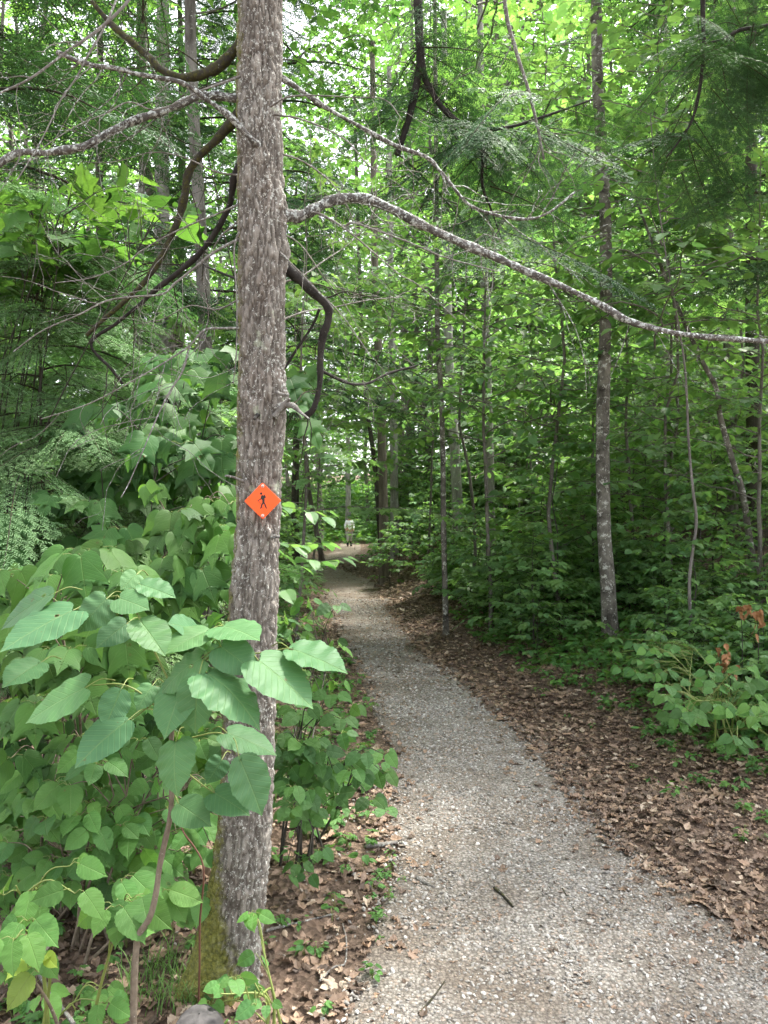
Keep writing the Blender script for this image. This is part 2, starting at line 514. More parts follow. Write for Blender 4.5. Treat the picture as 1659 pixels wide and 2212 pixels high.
# ------------------------------------------------------------------ terrain
_py = np.array([-6.0, 0.0, 2.4, 2.9, 3.4, 3.8, 5.2, 7.0, 8.76, 13.3, 17.5, 19.5, 22.3, 27.0, 33.7, 44.0, 60.0, 90.0])
_pc = np.array([1.0, 0.85, 0.77, 0.68, 0.63, 0.59, 0.56, 0.33, 0.03, -0.46, -0.78, -1.25, -1.85, -1.80, -1.62, -1.9, -2.6, -6.0])
_ph = np.array([1.1, 1.05, 0.93, 0.77, 0.64, 0.58, 0.54, 0.51, 0.47, 0.55, 0.62, 0.6, 0.55, 0.55, 0.6, 0.6, 0.6, 0.6])
def path_c(y): return np.interp(y, _py, _pc)
def path_h(y): return np.interp(y, _py, _ph)
def sm(a, b, x):
    t = np.clip((x - a) / (b - a), 0, 1)
    return t * t * (3 - 2 * t)
def ground(x, y, fine=True):
    x = np.asarray(x, float); y = np.asarray(y, float)
    c, h = path_c(y), path_h(y)
    r = x - (c + h)                      # right of the path
    l = (c - h) - x                      # left of the path
    slope = np.interp(y, [0, 3, 8, 16, 19, 24, 40], [0.06, 0.08, 0.19, 0.24, 0.24, 0.2, 0.12])
    z = slope * np.where(r > 0, r - 0.35 * (1 - np.exp(-r / 0.35)), 0) * np.where(r > 8, 8 / np.maximum(r, 1e-3), 1)
    toe = 0.70 * np.exp(-((y - 18.6) / 2.6) ** 2) + 0.12 * np.exp(-((y - 12.0) / 4.0) ** 2)
    z = z + toe * sm(0.0, 0.75, r)
    z = z - 0.05 * np.clip(l - 0.6, 0, 6) * sm(3, 7, y)
    z = z - 0.25 * sm(24, 42, y)
    z = z + 0.10 * np.clip(np.hypot(x, y) - 48, 0, 80)
    if fine:
        off = sm(-0.05, 0.3, np.maximum(r, l))
        p = np.stack([x, y, np.zeros_like(x)], -1)
        z = z + off * ((fbm(p * 1.3, 3) - 0.5) * 0.14 + (fbm(p * 7, 3) - 0.5) * 0.05) + (fbm(p * 5 + 9, 2) - 0.5) * 0.018
    return z
def g1(x, y): return float(ground(np.array([x]), np.array([y]))[0])

def warp_axis(fine_lo, fine_hi, step, lo, hi, grow=1.09):
    a = list(np.arange(fine_lo, fine_hi, step))
    s = step
    while a[-1] < hi:
        s *= grow; a.append(a[-1] + s)
    s = step
    while a[0] > lo:
        s *= grow; a.insert(0, a[0] - s)
    return np.array(a)
xs = warp_axis(-3.0, 4.0, 0.045, -160, 160)
ys = warp_axis(1.4, 14.0, 0.045, -60, 200)
GX, GY = np.meshgrid(xs, ys)
GZ = ground(GX, GY)
rr_ = np.abs(GX - path_c(GY)) - path_h(GY)
GZ = GZ - 0.022 * (1 - sm(-0.25, 0.0, rr_))
nx_, ny_ = len(xs), len(ys)
idx = np.arange(nx_ * ny_).reshape(ny_, nx_)
gf = np.stack([idx[:-1, :-1], idx[:-1, 1:], idx[1:, 1:], idx[1:, :-1]], -1).reshape(-1, 4)
m = NT('forest_floor')
co = m.coord('Object')
n1 = m.noise(co, 3.0, 5); n2 = m.noise(co, 28, 5, 0.7)
vo = m.voro(co, 38)
lc = m.ramp(m.n('SeparateColor').outputs[0], (0, 0.0), (1, 1.0))
sep = m.n('SeparateColor'); m.l(vo.outputs['Color'], sep.inputs[0])
leafc = m.ramp(sep.outputs[0], (0.0, (0.055, 0.038, 0.028)), (0.4, (0.13, 0.086, 0.062)), (0.75, (0.21, 0.145, 0.105)), (1.0, (0.09, 0.06, 0.044)))
soil = m.ramp(n2, (0.3, (0.035, 0.025, 0.018)), (0.7, (0.11, 0.08, 0.058)))
col = m.mix(m.ramp(n1, (0.35, 0.25), (0.65, 0.9)), soil, leafc)
hh = m.math('ADD', m.math('MULTIPLY', vo.outputs['Distance'], 1.3), n2)
M['ground'] = m.done(m.bsdf(col, 0.9, 0.25, m.bump(hh, 0.9, 0.02)))
mb = MB(); mb.add(np.stack([GX, GY, GZ], -1).reshape(-1, 3), gf)
o = part('ground', mb.mesh('ground', M['ground'])); o['kind'] = 'structure'; o['label'] = 'brown forest floor rising to the right of the path'

# gravel path strip
m = NT('path_gravel')
co = m.coord('Object')
v1 = m.voro(co, 75); v2 = m.voro(co, 140)
sp = m.n('SeparateColor'); m.l(v1.outputs['Color'], sp.inputs[0])
stone = m.ramp(sp.outputs[0], (0.0, (0.14, 0.13, 0.115)), (0.5, (0.27, 0.25, 0.22)), (0.85, (0.36, 0.34, 0.31)), (1.0, (0.26, 0.205, 0.16)))
nz = m.noise(co, 2.2, 5); nf = m.noise(co, 40, 4)
dirt = m.ramp(nf, (0.3, (0.085, 0.066, 0.05)), (0.7, (0.21, 0.175, 0.14)))
col = m.mix(m.ramp(nz, (0.42, 0.0), (0.62, 0.9)), stone, dirt)
tt = m.attr('tint')
ef = m.math('ADD', tt[0], m.math('MULTIPLY', m.math('SUBTRACT', m.noise(co, 5, 5, 0.65), 0.5), 0.9))
col = m.mix(m.ramp(ef, (0.62, 0.0), (0.95, 0.9)), col, dirt)
col = m.mix(m.math('MULTIPLY', m.ramp(m.math('ADD', tt[1], m.math('MULTIPLY', m.math('SUBTRACT', nz, 0.5), 0.25)), (0.16, 0.0), (0.40, 1.0)), 0.72), col, m.mix(nf, (0.13, 0.095, 0.068), (0.27, 0.205, 0.15)))
edge = m.ramp(v1.outputs['Distance'], (0.3, 0.0), (0.75, 1.0))
col = m.mix(m.math('MULTIPLY', edge, 0.7), col, (0.06, 0.05, 0.042))
hh = m.math('ADD', m.math('MULTIPLY', v1.outputs['Distance'], -1.0), m.math('MULTIPLY', v2.outputs['Distance'], -0.5))
M['gravel'] = m.done(m.bsdf(col, 0.85, 0.3, m.bump(hh, 0.8, 0.008)))
py_ = warp_axis(1.0, 14.0, 0.05, -8, 52, 1.06)
pu = np.linspace(-1.0, 1.0, 41)
YY, UU = np.meshgrid(py_, pu, indexing='ij')
wob = 0.12 * (fbm(np.stack([np.sign(UU) * 7, YY * 1.7, 0 * YY], -1), 3) - 0.5) * 2
XX = path_c(YY) + UU * (path_h(YY) + 0.10 + wob)
ZZ = ground(XX, YY) + 0.006 - 0.03 * sm(0.78, 1.0, np.abs(UU)) + 0.008 * (fbm(np.stack([XX, YY, 0 * YY], -1) * 9, 3) - 0.5)
k = len(pu); idx = np.arange(len(py_) * k).reshape(len(py_), k)
pf = np.stack([idx[:-1, :-1], idx[:-1, 1:], idx[1:, 1:], idx[1:, :-1]], -1).reshape(-1, 4)
mb = MB(); mb.add(np.stack([XX, YY, ZZ], -1).reshape(-1, 3), pf, 0, np.stack([np.abs(UU), YY / 50, UU * 0], -1).reshape(-1, 3))
o = part('path', mb.mesh('path', M['gravel'])); o['kind'] = 'structure'; o['label'] = 'grey gravel footpath winding away into the woods'

# ------------------------------------------------------------------ loose stones and leaf litter
def ico():
    t = (1 + 5 ** 0.5) / 2
    v = np.array([(-1, t, 0), (1, t, 0), (-1, -t, 0), (1, -t, 0), (0, -1, t), (0, 1, t), (0, -1, -t), (0, 1, -t), (t, 0, -1), (t, 0, 1), (-t, 0, -1), (-t, 0, 1)]) / math.hypot(1, t)
    f = np.array([(0, 11, 5), (0, 5, 1), (0, 1, 7), (0, 7, 10), (0, 10, 11), (1, 5, 9), (5, 11, 4), (11, 10, 2), (10, 7, 6), (7, 1, 8), (3, 9, 4), (3, 4, 2), (3, 2, 6), (3, 6, 8), (3, 8, 9), (4, 9, 5), (2, 4, 11), (6, 2, 10), (8, 6, 7), (9, 8, 1)])
    return v, f
IV, IF = ico()
m = NT('loose_stone')
t = m.attr('tint')
c = m.ramp(t[0], (0.0, (0.12, 0.115, 0.105)), (0.35, (0.235, 0.226, 0.208)), (0.75, (0.33, 0.318, 0.292)), (0.97, (0.50, 0.49, 0.46)))
c = m.mix(m.math('MULTIPLY', m.math('GREATER_THAN', t[1], 0.85), 0.55), c, (0.30, 0.20, 0.13))
c = m.mix(m.math('MULTIPLY', m.noise(m.coord('Object'), 120, 3), 0.5), c, (0.16, 0.14, 0.12))
M['stone'] = m.done(m.bsdf(c, 0.75, 0.35))
mb = MB()
def stones(n, ylo, yhi, smin, smax, edge=1.0, off=0.0):
    y = ylo + (yhi - ylo) * rng.random(n) ** 1.5
    u = rng.uniform(-1, 1, n) * edge + off
    x = path_c(y) + u * path_h(y)
    keep = (rng.random(n) < np.clip(1.25 - 0.9 * np.abs(u) ** 2, 0.15, 1)) & (fbm(np.stack([x, y, 0 * x], -1) * 2.2, 3) + rng.normal(0, 0.12, n) > 0.40)
    x, y = x[keep], y[keep]; n = len(x)
    s = np.clip(smin + (smax - smin) * rng.random(n) ** 2.2, 0, 1) * (0.8 + 0.2 * y / 3)
    P = np.stack([x, y, ground(x, y) + 0.006 + 0.25 * s], -1)
    sc = np.stack([s * rng.uniform(0.8, 1.4, n), s * rng.uniform(0.7, 1.1, n), s * rng.uniform(0.4, 0.75, n)], -1)
    jit = 1 + rng.uniform(-0.28, 0.28, (n, 12))
    v = IV[None] * jit[..., None] * sc[:, None]
    a = rng.uniform(0, 6.28, n); ca, sa = np.cos(a)[:, None], np.sin(a)[:, None]
    tl = rng.normal(0, 0.25, (n, 2))
    vz = v[..., 2] + v[..., 0] * tl[:, :1] + v[..., 1] * tl[:, 1:]
    v = np.stack([v[..., 0] * ca - v[..., 1] * sa, v[..., 0] * sa + v[..., 1] * ca, vz], -1) + P[:, None]
    f = (IF[None] + (np.arange(n) * 12)[:, None, None]).reshape(-1, 3)
    mb.add(v.reshape(-1, 3), f, 0, np.repeat(rng.random((n, 3)), 12, 0))
stones(34000, 1.9, 6.5, 0.0028, 0.0092)
stones(9000, 6.0, 14, 0.005, 0.011)
stones(4500, 1.9, 4.5, 0.003, 0.011, 0.55, -1.3)
o = part('gravel_stones', mb.mesh('gravel_stones', M['stone'], False))
tag(o, 'loose grey and white stones lying on the footpath', 'gravel', kind='stuff')

m = NT('dead_leaf')
t = m.attr('tint')
c = m.ramp(t[0], (0.0, (0.07, 0.050, 0.037)), (0.30, (0.155, 0.108, 0.078)), (0.60, (0.26, 0.180, 0.128)), (0.84, (0.37, 0.25, 0.165)), (1.0, (0.50, 0.42, 0.33)))
c = m.mix(m.math('MULTIPLY', m.noise(m.coord('Object'), 60, 3), 0.4), c, (0.05, 0.032, 0.022))
p = m.bsdf(c, 0.6, 0.4)
tr = m.n('BsdfTranslucent'); m.l(c, tr.inputs[0])
mx = m.n('MixShader'); mx.inputs[0].default_value = 0.15
m.l(p, mx.inputs[1]); m.l(tr.outputs[0], mx.inputs[2])
M['dead_leaf'] = m.done(mx.outputs[0])
T_DEAD = [leaf_outline(ovate_half(0.30, 0.0, 9, 0, 0.7), 2, 0.45, -0.2, 0.1), leaf_outline(maple_half, 2, 0.2, -0.2, 0.12), leaf_outline(ovate_half(0.24, 0.0, 9, 0, 0.7), 2, -0.4, 0.25, 0.2), leaf_outline(ovate_half(0.36, 0.0, 9, 0, 0.6), 2, 0.8, 0.15, 0.2)]
mb = MB()
def litter(x, y, smin, smax, hi=1.0, lift=0.012):
    n = len(x)
    P = np.stack([x, y, ground(x, y) + rng.uniform(0.004, 0.004 + lift, n)], -1)
    a = rng.uniform(0, 6.28, n)
    D = np.stack([np.cos(a), np.sin(a), rng.normal(0.0, 0.14, n)], -1)
    N = unit(np.stack([rng.normal(0, 0.24, n), rng.normal(0, 0.24, n), np.ones(n)], -1))
    s = smin + (smax - smin) * rng.random(n) ** 1.4
    tn = rng.random((n, 3)); tn[:, 0] *= hi
    k = rng.integers(0, 4, n)
    for q in range(4):
        w = k == q
        mb.leaves(T_DEAD[q], P[w], D[w], N[w], s[w], 0, tn[w])
def strip(n, ylo, yhi, a, b, side, pw=1.6, ypw=1.0):
    y = ylo + (yhi - ylo) * rng.random(n) ** ypw
    d = a + (b - a) * rng.random(n) ** pw
    x = path_c(y) + side * (path_h(y) + d)
    return x, y
litter(*strip(9500, 2.2, 6.5, -0.12, 2.4, 1, 1.0, 1.0), 0.022, 0.068, 1.0, 0.016)
litter(*strip(3500, 2.2, 6.5, -0.16, 2.4, 1, 1.0, 1.0), 0.012, 0.028, 1.0, 0.02)
litter(*strip(9000, 6.0, 13, -0.1, 3.0, 1, 1.3), 0.03, 0.075)
litter(*strip(4500, 12, 24, -0.1, 3.5, 1, 1.2), 0.06, 0.11)
litter(*strip(2600, 1.9, 4.5, -0.05, 1.9, -1, 1.0), 0.025, 0.07)
litter(*strip(2500, 4.0, 16, -0.1, 1.2, -1, 1.0), 0.04, 0.09)
litter(*strip(2600, 1.9, 10, -1.3, 0.0, 1, 1.0, 1.4), 0.007, 0.02, 0.9, 0.006)
litter(*strip(3600, 7, 30, -1.3, 0.0, 1, 1.0, 1.0), 0.015, 0.045, 0.95, 0.006)
litter(*strip(4500, 2.1, 5.2, -0.1, 1.9, 1, 1.0, 1.0), 0.014, 0.05, 1.0, 0.022)
litter(*strip(260, 1.9, 16, -1.2, 0.0, 1, 0.8, 1.4), 0.02, 0.055, 0.95, 0.006)
litter(*strip(2600, 2.0, 16, -0.5, 0.0, 1, 0.4, 1.0), 0.012, 0.05, 0.95, 0.006)
litter(*strip(1100, 1.9, 14, -0.40, 0.0, -1, 0.4, 1.0), 0.015, 0.05, 0.95, 0.006)
x = rng.uniform(-3.2, -0.6, 2500); y = rng.uniform(1.6, 5, 2500)
litter(x, y, 0.04, 0.08)
o = part('leaf_litter', mb.mesh('leaf_litter', M['dead_leaf']))
tag(o, 'fallen brown leaves carpeting the bank and edges of the path', 'leaf litter', kind='stuff')

# ------------------------------------------------------------------ plants
def grow_plant(seed, H, base_h, n_br, br_len, leaf, tpl, mat_leaf, stem_r, twig_gap=0.14, leaf_gap=0.055, up=0.35, droop=0.25, stem=True, curve=0.1, flat=0.22, sides=5, twig_mat=0, leafstart=0.3, top_pow=0.8, twig_len=0.45, pair=False, tilt=0.35, low=0.85):
    """returns (stem builder, crown builder): a stem with planar horizontal sprays of leaves"""
    global rng
    keep, rng = rng, np.random.default_rng(seed)
    S, C = MB(), MB()
    n = 14
    t = np.linspace(0, 1, n)
    w = np.cumsum(rng.normal(0, curve * H / n, (n, 2)), 0)
    w = w - w[0]
    pts = np.column_stack([w[:, 0], w[:, 1], t * H])
    pts[0, 2] = -0.12
    S.tube(pts, stem_r * (1 - t * 0.85), 7, 0)
    allP, allD, allN, allS = [], [], [], []
    az = rng.uniform(0, 6.28)
    for b in range(n_br):
        f = b / max(n_br - 1, 1)
        f = f ** top_pow
        h = base_h + (H * 0.985 - base_h) * f + rng.normal(0, 0.02 * H)
        h = min(max(h, 0.05 * H), H)
        az += 2.4 + rng.normal(0, 0.4)
        L = br_len * (low + (1 - low) * math.sin(math.pi * min(1, f + 0.25))) * (1 - 0.62 * max(0, f - 0.45) / 0.55) * rng.uniform(0.7, 1.15)
        k = max(4, int(L / 0.16) + 2)
        u = np.linspace(0, 1, k)
        ci = np.array([np.interp(h, pts[:, 2], pts[:, j]) for j in range(2)])
        side = rng.normal(0, 0.25)
        ang = az + side * u
        rad_ = L * u
        zz = h + L * (up * rng.uniform(0.5, 1.4) * u - droop * rng.uniform(0.6, 1.4) * u ** 2)
        bp = np.column_stack([ci[0] + np.cos(ang) * rad_, ci[1] + np.sin(ang) * rad_, zz])
        bp[1:] += rng.normal(0, min(0.012 * L, 0.02), (k - 1, 3))
        br = min(max(stem_r * 0.36 * (1 - 0.5 * f), 0.003), 0.017)
        C.tube(bp, br * (1 - 0.8 * u), 4, 1, cap=False)
        lines = [(bp, leafstart)]
        nt_ = max(2, int(L * (1 - leafstart * 0.6) / twig_gap))
        for q in range(nt_):
            uu = leafstart * 0.6 + (1 - leafstart * 0.6) * (q + rng.random() * 0.6) / nt_
            p0 = np.array([np.interp(uu, u, bp[:, j]) for j in range(3)])
            j0 = min(int(uu * (k - 1)), k - 2)
            dd = unit(bp[j0 + 1] - bp[j0])
            sgn = 1 if q % 2 else -1
            a2 = sgn * rng.uniform(0.6, 1.1)
            dir2 = np.array([dd[0] * math.cos(a2) - dd[1] * math.sin(a2), dd[0] * math.sin(a2) + dd[1] * math.cos(a2), dd[2] + rng.normal(0, 0.14)])
            l2 = L * twig_len * (1 - 0.6 * uu) * rng.uniform(0.6, 1.2)
            kk = max(3, int(l2 / 0.12) + 2)
            v = np.linspace(0, 1, kk)[:, None]
            tp = p0 + dir2 * l2 * v + np.array([0, 0, -1.0]) * droop * 0.5 * l2 * v ** 2
            tp[1:] += rng.normal(0, 0.02 * l2, (kk - 1, 3))
            C.tube(tp, np.linspace(br * 0.4, br * 0.15, kk), 3, 1, cap=False)
            lines.append((tp, 0.1))
        for lp, st in lines:
            seg = np.linalg.norm(np.diff(lp, axis=0), axis=1)
            cum = np.concatenate([[0], np.cumsum(seg)])
            m_ = max(2, int(cum[-1] * (1 - st) / leaf_gap))
            s_ = cum[-1] * (st + (1 - st) * (np.arange(m_) + rng.random(m_) * 0.5) / m_)
            pp = np.stack([np.interp(s_, cum, lp[:, j]) for j in range(3)], -1)
            ii = np.clip(np.searchsorted(cum, s_) - 1, 0, len(seg) - 1)
            dd = unit((lp[1:] - lp[:-1])[ii])
            sg = np.where(np.arange(m_) % 2 == 0, 1.0, -1.0)
            a2 = sg * rng.uniform(0.5, 1.15, m_)
            a2[-1] = 0
            ld = np.stack([dd[:, 0] * np.cos(a2) - dd[:, 1] * np.sin(a2), dd[:, 0] * np.sin(a2) + dd[:, 1] * np.cos(a2), dd[:, 2] * 0.5 - tilt * rng.uniform(0.2, 1.6, m_)], -1)
            ln = unit(np.stack([rng.normal(0, flat, m_), rng.normal(0, flat, m_), np.ones(m_)], -1))
            off = rng.uniform(0.1, 0.5, m_)[:, None] * leaf
            allP.append(pp + unit(ld) * off * np.array([1, 1, 0.6])); allD.append(ld); allN.append(ln)
            allS.append(leaf * rng.uniform(0.6, 1.15, m_))
    C.leaves(tpl, np.concatenate(allP), np.concatenate(allD), np.concatenate(allN), np.concatenate(allS), 0)
    nl = sum(len(a) for a in allP)
    rng = keep
    return S, C, nl

def bough(seed, L, wide, needle=0.016, gap=0.026, ngap=0.006):
    """flat drooping hemlock spray along +Y, normal +Z"""
    r = np.random.default_rng(seed)
    P, D, lines = [], [], []
    n = int(L / gap)
    ax = np.linspace(0, L, 14)
    main = np.column_stack([0.03 * L * np.sin(ax / L * 3 + r.uniform(0, 6)), ax, -0.16 * L * (ax / L) ** 2])
    lines.append(main)
    for i in range(n):
        u = (i + 1.0) / n
        y = u * L
        s = 1 if i % 2 else -1
        l = wide * (math.sin(math.pi * min(1, u * 0.85 + 0.18)) ** 0.8) * r.uniform(0.55, 1.1) + 0.02
        a = r.uniform(0.75, 1.05)
        v = np.linspace(0, 1, 5)
        p0 = np.array([np.interp(y, ax, main[:, 0]), y, -0.16 * L * u ** 2])
        q = p0 + np.column_stack([s * math.sin(a) * l * v, math.cos(a) * l * v + 0.12 * l * v ** 2, -0.28 * l * v ** 2 + r.normal(0, 0.05) * l * v])
        lines.append(q)
        if l > 0.09:
            for e in range(int(l / 0.04)):
                w = (e + 1) / (int(l / 0.04) + 1)
                pp = np.array([np.interp(w, v, q[:, j]) for j in range(3)])
                a2 = a + (0.75 if e % 2 else -0.75)
                l2 = l * 0.38 * (1 - w * 0.6)
                lines.append(pp + np.column_stack([s * math.sin(a2) * l2 * v, math.cos(a2) * l2 * v, -0.2 * l2 * v ** 2]))
    for q in lines:
        seg = np.linalg.norm(np.diff(q, axis=0), axis=1)
        cum = np.concatenate([[0], np.cumsum(seg)])
        m_ = max(3, int(cum[-1] / ngap))
        s_ = (np.arange(m_) + 0.5) / m_ * cum[-1]
        pp = np.stack([np.interp(s_, cum, q[:, j]) for j in range(3)], -1)
        ii = np.clip(np.searchsorted(cum, s_) - 1, 0, len(seg) - 1)
        dd = unit(np.diff(q, axis=0)[ii])
        sg = np.where(np.arange(m_) % 2 == 0, 1.0, -1.0) * r.uniform(0.8, 1.3, m_)
        D.append(np.stack([dd[:, 0] * np.cos(sg) - dd[:, 1] * np.sin(sg), dd[:, 0] * np.sin(sg) + dd[:, 1] * np.cos(sg), dd[:, 2] + r.normal(0, 0.12, m_)], -1))
        P.append(pp)
    P = np.concatenate(P); D = unit(np.concatenate(D))
    return P, D, lines, needle

def add_bough(mb, b, origin, yaw, pitch, roll, s=1.0, m_need=0, m_twig=1, val=None):
    P, D, lines, nd = b
    cyw, syw = math.cos(yaw), math.sin(yaw)
    cp, sp_ = math.cos(pitch), math.sin(pitch)
    cr, sr = math.cos(roll), math.sin(roll)
    Rz = np.array([[cyw, -syw, 0], [syw, cyw, 0], [0, 0, 1]])
    Rx = np.array([[1, 0, 0], [0, cp, -sp_], [0, sp_, cp]])
    Ry = np.array([[cr, 0, sr], [0, 1, 0], [-sr, 0, cr]])
    Rm = Rz @ Rx @ Ry
    o = np.asarray(origin, float)
    N = Rm @ np.array([0, 0, 1.0])
    n = len(P)
    t = np.empty((n, 3)); t[:, 0] = np.clip((rng.uniform(0.2, 0.8) if val is None else val) + rng.normal(0, 0.12, n), 0, 1); t[:, 1] = np.clip(rng.uniform(0, 0.7) + rng.normal(0, 0.15, n), 0, 1); t[:, 2] = 0
    mb.leaves(T_NEEDLE, o + s * (P @ Rm.T), D @ Rm.T, N + rng.normal(0, 0.3, (n, 3)), nd * s, m_need, t)
    for q in lines[:1]:
        mb.tube(o + s * (q @ Rm.T), np.linspace(0.004 * s, 0.0012 * s, len(q)), 4, m_twig, cap=False)

BOUGHS = [bough(k, L, w) for k, (L, w) in enumerate([(0.7, 0.22), (0.55, 0.20), (0.85, 0.26), (0.6, 0.16)])]
BOUGHS_FAR = [bough(20 + k, L, w, 0.034, 0.05, 0.018) for k, (L, w) in enumerate([(0.8, 0.26), (0.65, 0.24), (0.95, 0.30)])]

def hemlock_crown(seed, z0, z1, rmax, n_br, bs=BOUGHS_FAR, sc=1.0, spacing=0.3, limb=0.022):
    global rng
    keep, rng = rng, np.random.default_rng(seed)
    mb = MB()
    az = 0.0
    for b in range(n_br):
        f = b / n_br
        h = z0 + (z1 - z0) * f
        az += 2.4 + rng.normal(0, 0.3)
        L = rmax * (1 - 0.8 * f) * rng.uniform(0.6, 1.1)
        k = 8
        u = np.linspace(0, 1, k)
        sd_ = rng.normal(0, 0.3)
        bp = np.column_stack([np.cos(az + sd_ * u) * L * u, np.sin(az + sd_ * u) * L * u, h + L * (0.22 * u - 0.45 * u ** 2)])
        mb.tube(bp, np.linspace(limb, limb * 0.25, k), 5, 1, cap=False)
        nb = max(2, int(L / spacing))
        for q in range(nb + 1):
            uu = 0.25 + 0.75 * (q + rng.random() * 0.4) / (nb + 0.4)
            uu = min(uu, 1.0)
            p0 = [np.interp(uu, u, bp[:, j]) for j in range(3)]
            yaw0 = az + sd_ * uu - math.pi / 2
            sides = [0] if q == nb else [1, -1]
            for sgn in sides:
                add_bough(mb, bs[rng.integers(len(bs))], p0, yaw0 + sgn * rng.uniform(0.5, 1.0), rng.uniform(-0.45, 0.05), rng.normal(0, 0.25), sc * rng.uniform(0.75, 1.2))
    rng = keep
    return mb

# ---- prototypes shared by the repeats
def proto(name, *a, leafmat='leaf_under', stemmat='stem_dark', **k):
    S, C, n = grow_plant(*a, **k)
    return S.mesh(name + '_stem', M[stemmat]), C.mesh(name + '_crown', [M[leafmat], M[stemmat]])
SMALL = [proto('small', 100 + i, 0.55 + 0.12 * i, 0.12, 15, 0.40, 0.095, [T_OVAL, T_MAPLE, T_OVAL, T_MAPLE][i], None, 0.006, 0.10, 0.05, up=0.6, droop=0.35) for i in range(4)]
TALL = [proto('tall', 200 + i, 1.5 + 0.22 * i, 0.22, 26, 0.80, 0.115, [T_MAPLE, T_OVAL, T_MAPLE, T_OVAL][i], None, 0.011, 0.15, 0.062, up=0.5, droop=0.3) for i in range(4)]
SAP = [proto('sapling', 300 + i, 4.6 + 0.9 * i, 0.8, 42, 1.65, 0.125, [T_OVAL, T_MAPLE, T_OVAL][i], None, 0.024, 0.22, 0.085, up=0.35, droop=0.22, stemmat='bark_grey') for i in range(3)]
CANOPY = [proto('canopy', 400 + i, 13 + 1.5 * i, 2.6, 56, 3.0, 0.16, [T_MAPLE_LO, T_KITE, T_MAPLE_LO, T_KITE][i], None, 0.11, 0.32, 0.105, up=0.4, droop=0.2, leafmat='leaf_canopy', stemmat='bark_grey') for i in range(4)]
HEM = [hemlock_crown(500 + i, [3.6, 3.2][i], [10, 12][i], 2.6, 46).mesh('hemlock_crown', [M['needle'], M['limb_dark']]) for i in range(2)]

# ------------------------------------------------------------------ traced trees
def traced_tree(name, label, cat, pts, Y, w, mat, crown=None, crown_scale=1.0, crown_z=0.0, top=11.0, group=None, w_top=0.45, rz=0.0, sides=14):
    P = [wp(px, py, Y) for px, py in pts]           # listed from base to top
    b = P[0]
    gz = g1(b[0], Y)
    loc = np.array([b[0], Y, gz])
    P = np.array(P)
    P[0, 2] = min(P[0, 2], gz) - 0.12
    if P[-1, 2] < top:
        lean = (P[-1] - P[0]) / max(P[-1, 2] - P[0, 2], 0.3)
        extra = P[-1] + lean * 0.35 * (top - P[-1, 2]); extra[2] = top
        P = np.vstack([P, (P[-1] + extra) / 2, extra])
    n = int((P[-1, 2] - P[0, 2]) / 0.09) + 12
    C = catmull(P, n)
    r0 = w / F * Y / 2
    hh = (C[:, 2] - C[0, 2]) / (C[-1, 2] - C[0, 2])
    rad = r0 * (1 - (1 - w_top) * hh) * (1 + 0.35 * np.exp(-(C[:, 2] - gz) / (r0 * 2.5)))
    mb = MB(); mb.tube(C - loc, rad, sides, 0, (0.5, 0.25, 0.5), jitter=0.10)
    root = thing(name, label, cat, loc, group=group)
    part('trunk', mb.mesh('trunk', mat), root)
    if crown is not None:
        zc = crown_z
        cx = np.interp(gz + 6.0, C[:, 2], C[:, 0]) - loc[0]
        part('crown', crown[1], root, (cx, 0, zc), rz, crown_scale)
    return root

